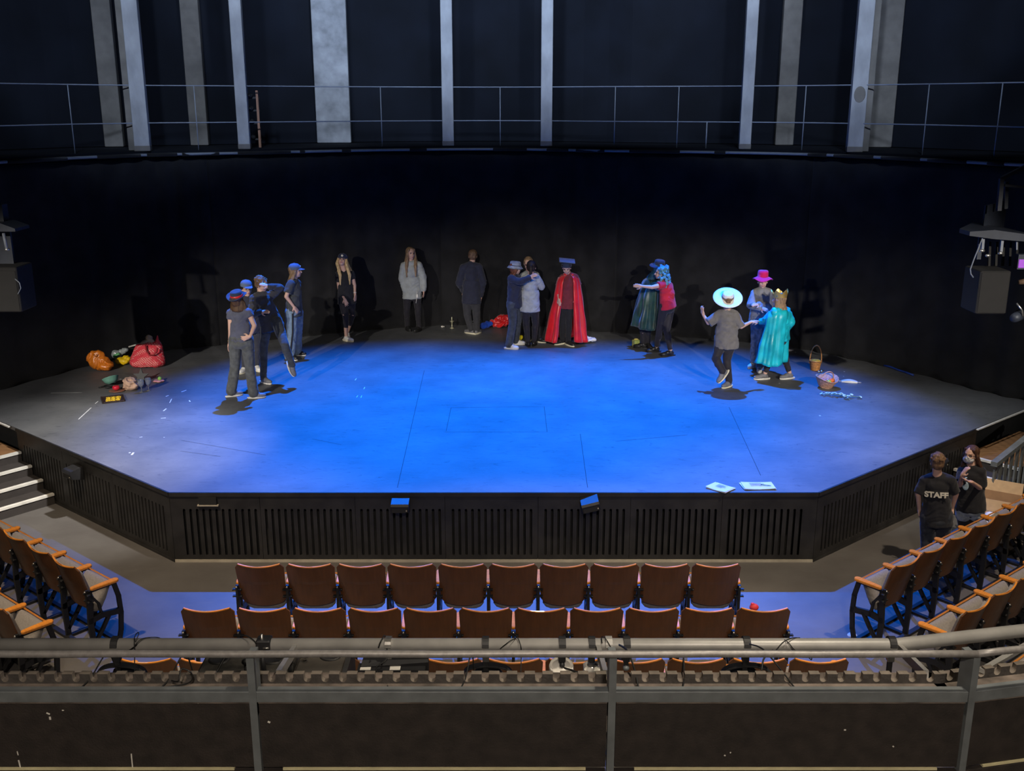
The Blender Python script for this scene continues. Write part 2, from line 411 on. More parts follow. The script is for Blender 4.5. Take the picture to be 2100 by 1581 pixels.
# socket opening in the left end of the front
b = MB(); b.box((-3.58,10.92,0.725),(-3.38,10.952,0.815)); b.build('socket_recess', M['slotback'], stage)
b = MB()
b.box((-3.60,10.915,0.708),(-3.36,10.95,0.722)); b.build('socket_trim', M['trimgrey'], stage)
# seams of the deck and the trap
b = MB()
def seam(p, q, w=0.006, z=SZ):
    p = on(*p, z); q = on(*q, z); d = (q-p).normalized(); n = V((-d.y, d.x, 0))*w
    b.add([p+n+V((0,0,.0012)), p-n+V((0,0,.0012)), q-n+V((0,0,.0012)), q+n+V((0,0,.0012))], [(0,1,2,3)])
for p, q in [((815,1000),(870,760)),((915,884),(925,836)),((912,886),(1122,886)),((925,836),(1118,834)),((1122,886),(1116,834)),((1560,975),(1495,835)),((1205,1000),(1190,890)),((372,903),(545,933)),((370,925),(452,936)),((1262,905),(1410,892)),((640,900),(700,912))]:
    seam(p, q, 0.0035)
b.build('deck_seam', mat('seam_dark', (0.03,0.03,0.035), 0.8), stage)
b = MB()
for p, q, w in [((104,806),(168,805),.006),((161,860),(187,836),.008),((195,828),(201,823),.006),((372,804),(382,800),.01),((340,813),(346,811),.012),((330,858),(340,857),.01),((335,843),(341,838),.01),((348,826),(352,818),.006),((388,821),(390,824),.008),
                ((286,897),(292,896),.01),((264,929),(268,928),.012),((270,933),(274,928),.012),((335,897),(338,897),.008),((728,780),(731,776),.006),((746,798),(748,794),.006),((731,815),(734,811),.006),((740,816),(742,811),.006),((1680,852),(1683,853),.012),((1730,762),(1733,762),.012),((1729,772),(1731,772),.014),
                ((1597,786),(1600,786),.012),((1631,722),(1632,723),.012),((245,778),(249,777),.02)]:
    seam(p, q, w)
b.build('chalk_mark', mat('white_chalk', (0.65,0.65,0.62), 0.8), stage)

# foldback speakers fixed to the fascia
def mini_speaker(p, right, label, tilt=0.0, w=0.2):
    n = V((right.y,-right.x,0)); n = n if n.y < 0 else -n
    X = frame(V(p)+n*0.03, right, -n, V((0,0,1))) @ Matrix.Rotation(tilt,4,'Y')
    e = empty('wedge_speaker', V(p), label, 'speaker', 'small black loudspeakers fixed to the stage front')
    mb = MB(); mb.loft([[(-w/2,-0.13,-.05),(w/2,-0.13,-.05),(w/2,0.02,-.09),(-w/2,0.02,-.09)],[(-w/2,-0.16,.03),(w/2,-0.16,.03),(w/2,0.02,.06),(-w/2,0.02,.06)],[(-w/2,-0.14,.055),(w/2,-0.14,.055),(w/2,0.02,.085),(-w/2,0.02,.085)]],X=X)
    mb.build('cabinet', M['black'], e)
    mb = MB(); mb.box((-w/2+.012,-0.152,-.045),(w/2-.012,-0.146,.03),0,X @ Matrix.Rotation(0.0,4,'X')); mb.build('grille', M['slotback'], e)
    mb = MB(); mb.box((-.02,0.0,-.04),(.02,0.05,.04),0,X); mb.build('bracket', M['iron'], e)
    mb = MB(); mb.box((w/2-.03,-0.158,-.025),(w/2-.018,-0.152,-.012),0,X); mb.build('badge', M['trimgrey'], e)
mini_speaker(at(823,1032,10.93), V((1,0,0)), 'small black loudspeaker on the stage front, left of centre')
mini_speaker(at(1210,1030,10.93), V((1,0,0)), 'tilted small black loudspeaker on the stage front, right of centre', -0.25)
pL = FL+dL*2.05+V((0,0,.64)); mini_speaker(pL, -dL, 'small black loudspeaker on the left angled side of the stage')
pR = FR+dR*2.55+V((0,0,.66)); mini_speaker(pR, dR, 'small black loudspeaker on the right angled side of the stage behind the staff')

# ------------------------------------------------------------------ steps beside the stage
def steps(A, d, s0, label, n_=4, rise=0.135, tread=0.272, width=1.35, z0=0.15):
    n = V((d.y,-d.x,0)); n = n if n.y < 0 else -n
    X = frame(A+n*0.02, d, n, V((0,0,1)))
    e = empty('stage_steps', A+d*s0, label, 'steps', 'steps up to the stage')
    for k in range(n_):
        z = z0+rise*k; s = s0+tread*k
        last = k == n_-1
        mb = MB(); mb.box((s+0.012,0,0),(s+(1.6 if last else tread+0.012),width,z),0,X)
        mb.build('landing' if last else 'step', M['speakerwood'], e)
        if last: mb = MB(); mb.box((s+0.054,0,z),(s+1.6,width,z+0.004),0,X); mb.build('wood_top', M['warmwood'], e)
        mb = MB(); mb.box((s,0.0,z-0.028),(s+0.052,width,z+0.003),0,X); mb.build('nosing', M['nosingw'], e)
    mb = MB(); mb.box((s0+tread*n_-0.03,0.0,SZ-0.012),(s0+tread*n_+2.2,0.03,SZ+0.003),0,X); mb.build('top_edge', M['nosingw'], e)
    return X
steps(FL, dL, 2.80, 'dark steps with white nosings climbing beside the left side of the stage')
XR = steps(FR, dR, 2.60, 'dark steps with white nosings climbing beside the right side of the stage', width=0.72)
# banister outside the right-hand steps
e = empty('banister', XR @ V((2.9,0.75,0)), 'grey flat banister with upright bars outside the right steps', 'banister')
sA, sB, oo = 2.60, 4.3, 0.76
def bz(s): return 0.82 + (s-sA)*0.19
mb = MB(); X = XR
def inc(mb, s0_, s1_, dz0, dz1, y0, y1):
    mb.loft([[X @ V((s0_,y0,bz(s0_)+dz0)),X @ V((s0_,y1,bz(s0_)+dz0)),X @ V((s0_,y1,bz(s0_)+dz1)),X @ V((s0_,y0,bz(s0_)+dz1))],[X @ V((s1_,y0,bz(s1_)+dz0)),X @ V((s1_,y1,bz(s1_)+dz0)),X @ V((s1_,y1,bz(s1_)+dz1)),X @ V((s1_,y0,bz(s1_)+dz1))]])
inc(mb, sA, sB, -0.03, 0.03, oo-0.04, oo+0.04); mb.build('handrail', M['steel'], e)
for k in range(12):
    s = sA+0.03+k*0.145
    mb = MB(); mb.box((s,oo-0.012,0.02),(s+(0.06 if k==0 else 0.05),oo+0.012,bz(s)-0.02),0,X); mb.build('baluster', M['steel'], e)

# ------------------------------------------------------------------ curtains
random.seed(5)
AR = arc_resample(ARC, 0.035)
NR = normals(AR)
fold = []
ph = 0.0
for i in range(len(AR)):
    ph += 0.035*2*pi/ (0.30+0.16*noise.noise(V((i*0.02,0,0))))
    a = 0.052*(0.45+0.9*abs(noise.noise(V((i*0.013,7,0)))))
    fold.append(a*sin(ph) + 0.03*noise.noise(V((i*0.05,3,3))))
def xpx(p, z=1.5):
    dz = z-CAMH; dd = p.y*cos(PITCH)-dz*sin(PITCH)
    return 1050+FPX*p.x/dd
cuts = [-9999, 443, 905, 1255, 1640, 9999]
clab = ['black stage curtain hanging furthest left behind the bags','black stage curtain behind the people in caps at left','black stage curtain at centre behind the boy facing away','black stage curtain behind the person in the green cloak','black stage curtain hanging furthest right behind the baskets']
HZ = 28
for c in range(5):
    idx = [i for i,p in enumerate(AR) if cuts[c] <= xpx(p) < cuts[c+1]]
    if idx[-1]+1 < len(AR): idx.append(idx[-1]+1)
    rings = []
    for h in range(HZ+1):
        t = h/HZ; z = SZ+0.004 + (4.24-SZ)*t
        row = []
        for q, i in enumerate(idx):
            amp = 1.0 - 0.25*t
            e_ = min(q, len(idx)-1-q)
            gap = 0.03 if e_ < 2 else 0
            f = fold[i]*amp + 0.012*noise.noise(V((i*0.06, t*5, 1))) + (0.05*(1-t*HZ/2)*abs(noise.noise(V((i*0.03,0,9)))) if t < 2/HZ else 0)
            row.append(AR[i] + NR[i]*(f-gap) + V((0,0,z)))
        rings.append(row)
    mb = MB(); mb.loft(rings, cap=False, closed=False, smooth=True)
    o = mb.build('stage_curtain', M['curtain'], origin=rings[0][len(idx)//2])
    md = o.modifiers.new('thickness','SOLIDIFY'); md.thickness = 0.008; md.offset = 1
    tag(o, clab[c], 'curtain', 'black curtains around the back of the stage')

# ------------------------------------------------------------------ gallery behind the stage
G = arc_resample(ARC, 0.3)
Gf, Gb = offset(G, 0.10), offset(G, -2.1)
mb = MB()
mb.loft([[(f.x,f.y,4.26),(bk.x,bk.y,4.26),(bk.x,bk.y,4.36),(f.x,f.y,4.36)] for f,bk in zip(Gf,Gb)], closed=True)
tag(mb.build('gallery_walkway', M['wallblack'], origin=(0,20,4.3)), 'dark curved gallery walkway above the black curtains', 'walkway')
mb = MB()
mb.loft([[(p.x,p.y,4.37),(p.x,p.y,11),(p.x-n.x*.1,p.y-n.y*.1,11),(p.x-n.x*.1,p.y-n.y*.1,4.37)] for p,n in zip(Gb,normals(Gb))])
struct(mb.build('wall_gallery', M['wallblack']))
def near_arc(px, z, off):
    best = None
    P = offset(arc_resample(ARC, 0.02), off)
    for p in P:
        d = abs(xpx(p, z)-px)
        if best is None or d < best[0]: best = (d, p)
    return best[1]
pill = [(291,308,30,'leftmost','with dark crack lines'),(503,302,23,'second from left','beside the lamp rack'),(922,298,23,'third from left',''),(1123,298,23,'third from right',''),(1530,303,23,'second from right','with small dark marks'),(1752,311,30,'rightmost','with a grey patch at rail height')]
for px, py, w, which, ex in pill:
    p = near_arc(px, 4.36, 0.0); d_ = sqrt(p.x**2+p.y**2); hw = w/FPX*(p.y*cos(PITCH)+.8*sin(PITCH))/2
    ang = atan2(p.x, p.y); X = Matrix.Translation((p.x,p.y,0)) @ Rz(-ang*0.6)
    e = empty('gallery_pillar', (p.x,p.y,4.37), ('tall pale concrete pillar at the gallery edge, %s of the six %s' % (which, ex)).strip(), 'pillar', 'pale pillars along the gallery edge')
    mb = MB(); mb.bbox((-hw,-0.11,4.37),(hw,0.15,11),0.008,0,X); mb.build('shaft', M['concrete'], e)
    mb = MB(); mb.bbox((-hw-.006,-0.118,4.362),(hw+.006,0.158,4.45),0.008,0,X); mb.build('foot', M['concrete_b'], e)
    if which in ('leftmost','rightmost'):
        sg = -1 if which == 'leftmost' else 1
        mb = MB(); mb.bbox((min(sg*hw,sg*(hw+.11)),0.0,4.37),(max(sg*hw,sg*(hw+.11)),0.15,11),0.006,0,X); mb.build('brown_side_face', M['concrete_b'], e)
        if which == 'rightmost':
            mb = MB(); mb.ell((0,-0.112,5.28),(0.09,0.006,0.13)); 
            for q in range(len(mb.v)): mb.v[q] = X @ mb.v[q]
            mb.build('grey_patch', M['concrete_b'], e)
for px, w, z0, lab in [(238,36,4.37,'brown grey rear pillar on the left behind the first pale pillar'),(408,35,4.37,'narrow brown rear pillar left of the lamp rack'),(683,68,4.37,'widest pale rear pillar standing on the dark gallery wall'),(1610,36,4.37,'brown grey rear pillar between the two right pale pillars'),(1800,46,4.37,'brown grey rear pillar right of the rightmost pale pillar')]:
    p = near_arc(px, 4.4, -1.9); hw = w/FPX*(p.y*cos(PITCH)+.8*sin(PITCH))/2
    ang = atan2(p.x, p.y); X = Matrix.Translation((p.x,p.y,0)) @ Rz(-ang*0.6)
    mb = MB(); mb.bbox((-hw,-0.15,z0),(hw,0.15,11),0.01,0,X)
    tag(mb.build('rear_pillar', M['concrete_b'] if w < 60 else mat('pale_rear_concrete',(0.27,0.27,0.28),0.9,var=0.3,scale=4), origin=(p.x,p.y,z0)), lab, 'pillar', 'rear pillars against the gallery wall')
# railing
rail = empty('gallery_railing', (0,19.8,4.36), 'thin grey two-bar railing along the dark gallery above the curtains', 'railing')
Rp = offset(arc_resample(ARC, 0.25), 0.02)
for h in (1.07, 0.46):
    mb = MB(); mb.tube([p+V((0,0,4.36+h)) for p in Rp], 0.010, 6); mb.build('rail_bar', M['railgrey'], rail)
for px in (142,403,783,1024,1260,1387,1645,1898,2046):
    p = near_arc(px, 4.9, 0.02); mb = MB(); mb.tube([p+V((0,0,4.36)), p+V((0,0,5.43))], 0.009, 6); mb.build('rail_post', M['railgrey'], rail)
for px in (1450,):
    p = near_arc(px, 4.6, 0.02); mb = MB(); mb.tube([p+V((0,0,4.36)), p+V((0,0,4.82))], 0.012, 6); mb.build('short_post', M['railgrey'], rail)
# curtain pipe and ties
pipe = empty('curtain_pipe', (0,19.8,4.3), 'grey curtain pipe with black ties under the gallery edge', 'pipe')
Pp = offset(arc_resample(ARC, 0.3), 0.14)
mb = MB(); mb.tube([p+V((0,0,4.30)) for p in Pp], 0.024, 8); mb.build('pipe', M['railgrey'], pipe)
random.seed(3)
ps = arc_resample(ARC, 0.02); on_ = offset(ps, 0.14)
k = 0; cnt = 0
while k < len(on_)-6 and cnt < 95:
    xx = xpx(on_[k], 4.3)
    pale = (540 < xx < 915 or 1395 < xx < 1635 or 1935 < xx < 2085)
    L = random.randint(2,4) if pale else random.randint(8,12)
    mb = MB(); mb.tube([on_[k]+V((0,0,4.295)), on_[min(k+L,len(on_)-1)]+V((0,0,4.295))], 0.031, 8)
    mb.build('tie', M['curtain'], pipe); cnt += 1
    k += L + (random.randint(13,19) if pale else random.randint(2,7))
# lamp rack behind the second pillar
p = near_arc(530, 4.6, -0.25)
e = empty('lamp_rack', p+V((0,0,4.36)), 'brown ladder-like rack holding small lamps behind the second pillar', 'rack')
mb = MB(); mb.box((p.x-.02,p.y,4.37),(p.x+.02,p.y+.04,5.36)); mb.build('upright', mat('rust_brown',(0.30,0.15,0.09),0.7), e)
for h in (4.5,4.78,5.0,5.22):
    mb = MB(); mb.box((p.x-.34,p.y+.05,h),(p.x+.02,p.y+.08,h+.03)); mb.build('rung', M['black'], e)
    for dx in (-.12,-.30):
        mb = MB(); mb.cone((p.x+dx,p.y+.05,h+.05),(p.x+dx,p.y-.06,h+.05),.045,.035,12); mb.ell((p.x+dx,p.y-.06,h+.05),.025); mb.build('lamp', M['black'], e)
mb = MB(); mb.box((p.x-.36,p.y+.05,4.37),(p.x-.33,p.y+.08,5.3)); mb.build('upright', M['black'], e)

# ------------------------------------------------------------------ rigs at the frame's sides
def rig_left():
    Y = 13.2
    e = empty('side_speaker', at(-20,640,Y), 'dark brown loudspeaker box hanging at the left edge under a grey bracket', 'speaker')
    a = at(-60,640,Y); c = at(33,548,Y)
    mb = MB(); mb.bbox((a.x,Y,a.z),(c.x,Y+.45,c.z),.012); mb.build('cabinet', M['rigbox'], e)
    mb = MB(); mb.box((a.x+.02,Y-.008,a.z+.02),(c.x-.02,Y,c.z-.05)); mb.build('grille', M['rigbox'], e)
    mb = MB(); q = at(31,572,Y-.01); mb.tube([q+V((0,0,0)),q+V((.05,0,-.05)),q+V((.06,0,-.12)),q+V((.01,0,-.2))],.006,6); mb.build('cable', M['railgrey'], e)
    f = empty('side_bracket', at(0,480,Y), 'grey bluish steel bracket and post above the left speaker box', 'bracket')
    p = at(-30,420,Y+.1); q = at(10,470,Y+.1); mb = MB(); mb.box((p.x,Y+.1,q.z),(q.x,Y+.25,p.z)); mb.build('post', M['rigsteel'], f)
    p = at(-40,473,Y); mb = MB(); t1 = at(8,456,Y); t2 = at(38,467,Y); t3 = at(38,473,Y)
    mb.loft([[(p.x,Y-.1,t1.z),(p.x,Y-.1,p.z),(p.x,Y+.3,p.z),(p.x,Y+.3,t1.z)],[(t1.x,Y-.1,t1.z),(t1.x,Y-.1,t3.z),(t1.x,Y+.3,t3.z),(t1.x,Y+.3,t1.z)],[(t2.x,Y-.1,t2.z),(t2.x,Y-.1,t3.z),(t2.x,Y+.3,t3.z),(t2.x,Y+.3,t2.z)]]); mb.build('shelf', M['rigsteel'], f)
    p = at(-30,545,Y+.3); q = at(20,476,Y+.3); mb = MB(); mb.box((p.x,Y+.3,p.z),(q.x,Y+.34,q.z)); mb.build('back_plate', M['rigsteel'], f)
    mb = MB(); mb.tube([at(7,478,Y-.05),at(14,511,Y-.05)],.02,8); mb.build('hanger', M['railgrey'], f)
    mb = MB(); mb.cone(at(14,510,Y-.05),at(15,513,Y-.05),.035,.035,8); mb.build('bolt', M['steelbright'], f)
rig_left()
def rig_right():
    Y = 12.6
    e = empty('side_speaker', at(2030,645,Y), 'black loudspeaker box hanging at the right edge under the grey platform', 'speaker')
    a = at(2000,644,Y); c = at(2058,556,Y)
    mb = MB(); mb.bbox((a.x,Y,a.z),(c.x+.1,Y+.45,c.z),.012); mb.build('cabinet', M['rigbox'], e)
    mb = MB(); mb.box((a.x+.02,Y-.008,a.z+.02),(c.x+.08,Y,c.z-.02)); mb.build('grille', M['rigbox'], e)
    mb = MB(); mb.tube([at(2018,480,Y-.06),at(2010,500,Y-.06),at(1998,530,Y-.06),at(1990,552,Y-.06),at(1991,562,Y-.06),at(1996,569,Y-.06)],.008,6); mb.build('cable', M['railgrey'], e)
    f = empty('side_platform', at(2050,490,Y), 'grey steel platform frame with guard bars at the right edge', 'platform')
    def bar(p, q, w, dy=0, nm='bar', m=None):
        p = at(*p, Y+dy); q = at(*q, Y+dy); mb = MB(); mb.cone(p,q,w,w,4,0,False); mb.build(nm, m or M['rigsteel'], f)
    bar((2048,432),(2054,366),.035,0,'upright'); bar((2054,366),(2110,338),.03,0,'guard_bar'); bar((2060,380),(2110,385),.02,0,'guard_bar'); bar((2062,428),(2064,372),.03,.25,'upright')
    mb = MB(); p = at(2015,480,Y+.2); q = at(2120,422,Y+.2); mb.loft([[(p.x,Y+.2,q.z),(p.x,Y+.2,p.z),(p.x,Y+.24,p.z),(p.x,Y+.24,q.z)],[(q.x,Y+.9,q.z),(q.x,Y+.9,p.z),(q.x,Y+.94,p.z),(q.x,Y+.94,q.z)]]); mb.build('side_plate', M['rigsteel'], f)
    mb = MB(); p = at(1982,473,Y); q = at(2120,490,Y); mb.loft([[(p.x,Y-.1,p.z),(p.x,Y-.1,p.z-.05),(p.x,Y+.2,p.z-.05),(p.x,Y+.2,p.z)],[(p.x+.3,Y-.1,p.z+.02),(p.x+.3,Y-.1,p.z-.09),(p.x+.3,Y+.5,p.z-.09),(p.x+.3,Y+.5,p.z+.05)],[(q.x,Y-.1,q.z+.05),(q.x,Y-.1,q.z-.03),(q.x,Y+.9,q.z-.03),(q.x,Y+.9,q.z+.05)]]); mb.build('deck_plate', M['rigsteel'], f)
    p = at(2003,532,Y+.25); q = at(2018,480,Y+.25); mb = MB(); mb.box((p.x,Y+.25,p.z),(q.x,Y+.28,q.z)); mb.build('back_plate', M['rigsteel'], f)
    bar((2017,480),(2014,514),.022,-.02,'hanger',M['railgrey']); bar((2056,485),(2052,520),.022,-.02,'hanger',M['railgrey']); bar((2085,495),(2085,512),.012,-.02,'hanger',M['railgrey'])
    for c_ in ((2014,514),(2052,519),(2026,524)):
        mb = MB(); mb.ell(at(*c_,Y-.04),(.035,.02,.02)); mb.build('bolt', M['steelbright'], f)
    for k in range(5):
        bar((2030+k*14,496),(2028+k*14,545),.02,.35,'rear_slat',M['rigbox'])
    g = empty('hanging_lantern', at(2088,640,Y), 'small round stage lantern hanging beside the right speaker box', 'lantern')
    mb = MB(); mb.cone(at(2080,652,Y-.05),at(2092,646,Y+.2),.055,.075,18); mb.build('barrel', M['rigsteel'], g)
    mb = MB(); mb.tube([at(2085,622,Y),at(2096,636,Y),at(2098,648,Y)],.012,6); mb.build('yoke', M['steelbright'], g)
    mb = MB(); mb.cone(at(2089,579,Y),at(2110,576,Y),.03,.04,12); mb.build('arm', M['brow'], g)
    g2 = empty('purple_lamp', at(2095,546,Y), 'small lamp glowing purple at the right edge of the frame', 'lamp')
    p = at(2086,549,Y); q = at(2112,532,Y); mb = MB(); mb.box((p.x,Y,p.z-.02),(q.x,Y+.1,q.z+.06)); mb.build('housing', M['rigsteel'], g2)
    mb = MB(); mb.box((p.x+.01,Y-.01,p.z),(q.x,Y,q.z)); mb.build('lens', mat('purple_glow',(0.2,0.05,0.3),0.4,emit=(0.42,0.09,0.75),estr=0.55), g2)
rig_right()
#@@@PART3
# ------------------------------------------------------------------ theatre seats
SW = 0.485
def seat_back_grid(y0, inset, thick, z0, z1, rad):
    NU, NV = 16, 10; A = []; B = []
    for j in range(NV+1):
        t = j/NV; z = z0+(z1-z0)*t
        hw = (0.219+0.0155*t) - inset
        if z1-z < rad: hw -= rad-sqrt(max(0, rad**2-(rad-(z1-z))**2))
        if z-z0 < rad: hw -= (rad-sqrt(max(0, rad**2-(rad-(z-z0))**2)))
        ra, rb = [], []
        for i in range(NU+1):
            u = -1+2*i/NU; x = u*hw
            zz = z - (0.020*(1-u*u)*(t if t > 0.5 else 0)) - (0.025*(1-u*u) if t < 0.2 else 0)*(1-t*5)
            yy = y0 + 0.06-0.125*t - 0.045*(1-(x/0.234)**2)
            ra.append((x, yy, zz)); rb.append((x, yy+thick, zz))
        A.append(ra); B.append(rb)
    rings = []
    for a, b_ in zip(A, B): rings.append(a+list(reversed(b_)))
    return rings
def make_seat(extra_right=False):
    e = empty('theatre_seat', (0,0,0), 'x', 'seat')
    mb = MB(); mb.loft(seat_back_grid(0, 0, 0.014, 0.47, 0.93, 0.035), smooth=False)
    mb.build('backrest', M['woodback'], e)
    mb = MB(); mb.loft([[(x, y, z) for x, y, z in r] for r in seat_back_grid(0.0155, 0.018, 0.04, 0.49, 0.89, 0.03)], smooth=True)
    mb.build('back_cushion', M['cushion'], e)
    # top edge of the plywood is lighter, bare wood
    mb = MB(); rr = seat_back_grid(0, 0, 0.014, 0.47, 0.93, 0.035)[-1]; n = 17
    f_, b_ = rr[:n], list(reversed(rr[n:]))
    rings = []
    for i in range(n):
        a, c = V(f_[i]), V(b_[i]); rings.append([a+V((0,-.001,-.007)), a+V((0,-.001,.002)), c+V((0,.001,.002)), c+V((0,.001,-.007))])
    mb.loft(rings); mb.build('top_edge', M['woodarm'], e)
    # folded-up seat
    mb = MB(); rings = []
    for t, w, th in ((0,0.12,0.05),(0.05,0.165,0.085),(0.16,0.195,0.11),(0.5,0.20,0.115),(0.85,0.20,0.09),(0.96,0.198,0.07),(1.0,0.19,0.04)):
        c = V((0, 0.095+0.165*t, 0.375+0.285*t)); nrm = V((0,-0.865,0.50))
        r = []
        for k in range(16):
            a = 2*pi*k/16; cx = cos(a); sy = sin(a)
            px_ = w*(abs(cx)**0.35)*(1 if cx >= 0 else -1); d = th/2*(abs(sy)**0.6)*(1 if sy >= 0 else -1)
            r.append(c + V((px_,0,0)) + nrm*d)
        rings.append(r)
    mb.loft(rings, smooth=True); mb.build('seat', M['cushion'], e)
    mb = MB(); mb.loft([[(-.195,.276,.659),(-.195,.287,.657),(-.195,.290,.667),(-.195,.279,.672)],[(.195,.276,.659),(.195,.287,.657),(.195,.290,.667),(.195,.279,.672)]])
    mb.build('seat_board_edge', M['woodarm'], e)
    def arm(x):
        pts = []
        for k in range(8): a = -pi/2+pi*k/7; pts.append((x+0.036*cos(a+pi/2)*1.0, 0.235+0.036*sin(a+pi/2)))
        pts = [(x+0.036*cos(pi*k/10), 0.290+0.036*sin(pi*k/10)) for k in range(11)] + [(x-0.026,0.10)] + [(x+0.022*cos(pi+pi*k/6), 0.055+0.02*sin(pi+pi*k/6)) for k in range(7)] + [(x+0.026,0.10)]
        mb = MB(); t = 0.006
        cx = sum(p[0] for p in pts)/len(pts); cy = sum(p[1] for p in pts)/len(pts)
        ins = [(cx+(p[0]-cx)*0.86, cy+(p[1]-cy)*0.965) for p in pts]
        mb.loft([[(a,b,0.657) for a,b in ins],[(a,b,0.663) for a,b in pts],[(a,b,0.679) for a,b in pts],[(a,b,0.686) for a,b in ins]]); mb.build('armrest', M['woodarm'], e)
    def support(x):
        mb = MB()
        def bar(pts, w, th=0.028):
            for i in range(len(pts)-1):
                p, q = V((x,*pts[i])), V((x,*pts[i+1])); d = (q-p).normalized(); nn = V((0,-d.z,d.y))*w/2; hx = V((th/2,0,0))
                p = p-d*w*.25; q = q+d*w*.25
                mb.loft([[p+nn+hx,p-nn+hx,p-nn-hx,p+nn-hx],[q+nn+hx,q-nn+hx,q-nn-hx,q+nn-hx]])
        bar([(0.01,0.0),(0.0,0.34),(0.02,0.65)], 0.05)
        bar([(0.262,0.0),(0.30,0.14),(0.318,0.32),(0.31,0.50),(0.275,0.65)], 0.042)
        bar([(0.0,0.35),(0.12,0.37),(0.318,0.34)], 0.06)
        bar([(0.02,0.10),(0.12,0.23),(0.20,0.35)], 0.034); bar([(0.02,0.62),(0.10,0.50),(0.12,0.37)], 0.022)
        bar([(0.0,0.014),(0.28,0.014)], 0.028, 0.04); bar([(0.0,0.650),(0.275,0.650)], 0.02)
        mb.build('side_frame', M['iron'], e)
        mb = MB()
        for z in (0.56, 0.63):
            mb.box((x-0.045,-0.018,z-0.006),(x+0.045,0.012,z+0.006))
            mb.cone((x-0.038,-0.022,z),(x-0.038,0.0,z),0.007,0.007,8); mb.cone((x+0.038,-0.022,z),(x+0.038,0.0,z),0.007,0.007,8)
        mb.box((x-0.012,-0.02,0.53),(x+0.012,0.012,0.675)); mb.build('hinge_bracket', M['iron'], e)
        mb = MB(); mb.cone((x,-0.028,0.662),(x,-0.010,0.662),0.009,0.007,8); mb.build('bolt', M['steelbright'], e)
    arm(-SW/2); support(-SW/2)
    if extra_right: arm(SW/2); support(SW/2)
    mb = MB(); mb.box((-SW/2,-0.03,0.0),(SW/2,0.02,0.03)); mb.box((-SW/2,0.25,0.0),(SW/2,0.29,0.022)); mb.build('base_rail', M['iron'], e)
    return e
seatA = make_seat(False); seatB = make_seat(True)
usedA = [True, True]
def place_seat(loc, ang, last, label, group, sx=1.0):
    k = 1 if last else 0
    o = (seatA, seatB)[k] if usedA[k] else copy_tree((seatA, seatB)[k])
    usedA[k] = False
    o.location = loc; o.rotation_euler = (0,0,ang); o.scale = (sx,1,1); o['label'] = label; o['group'] = group
    return o
def nth(i, n, a='from the left end', b_='from the right end'):
    if i < (n+1)//2: return ORD[i]+' '+a
    return ORD[n-1-i]+' '+b_
for n, y, rn in ((10, 9.01, 'row nearest the stage'), (11, 8.13, 'middle row'), (12, 7.29, 'row nearest the balcony')):
    for i in range(n):
        x = -0.23 + (i-(n-1)/2)*SW
        place_seat((x,y,0), 0, i == n-1, 'brown wooden-backed seat, %s, in the central %s' % (nth(i,n), rn), 'central seats, '+rn)
def siderow(tip, right, n, lab, grp, near):
    right = V((*right,0)).normalized(); f = V((-right.y, right.x, 0)); ang = atan2(right.y, right.x)
    tip = V((*tip,0))
    for k in range(n):
        if near == 'right': c = tip - f*0.325 - right*(0.2486+0.497*k); last = (k == 0)
        else: c = tip - f*0.325 + right*(0.2486+0.497*k); last = (k == n-1)
        place_seat(c, ang, last, 'brown wooden-backed seat, %s from the aisle, %s' % (ORD[k], lab), grp, 1.025)
tp = lambda x, y: tuple(on(x, y, 0.672))[:2]
siderow(tp(242,1187), (0.775,-0.632), 6, 'left block row nearest the stage', 'left block front row', 'right')
siderow(tp(108.7,1272.5), (0.775,-0.632), 4, 'left block second row', 'left block second row', 'right')
siderow(tp(1753,1185), (0.775,0.632), 7, 'right block row nearest the stage', 'right block front row', 'left')
siderow(tp(1883.4,1277), (0.775,0.632), 6, 'right block second row', 'right block second row', 'left')
pt = on(2049,1366,0.672)
siderow((pt.x-0.385,pt.y-0.314), (0.775,0.632), 3, 'right block third row', 'right block third row', 'left')
mb = MB(); p = on(1748,1303); mb.lathe([(0.0,0.012),(0.03,0.012),(0.045,0.010),(0.05,0.0)], p, seg=20)
tag(mb.build('floor_marker', M['white'], origin=p), 'small round white marker on the floor by the right block', 'marker')
mb = MB(); p = on(1546,1252); mb.ell(p+V((0,0,.04)),(.05,.04,.04)); mb.ell(p+V((-.02,0,.08)),(.02,.02,.015))
tag(remesh(mb, 0.008, mat('red_felt',(0.6,0.03,0.03)), 'red_nose_cap', None, origin=p), 'small red cloth item on the floor between the front rows', 'cloth'); bpy.data.objects['red_nose_cap'].name = 'red_cloth'

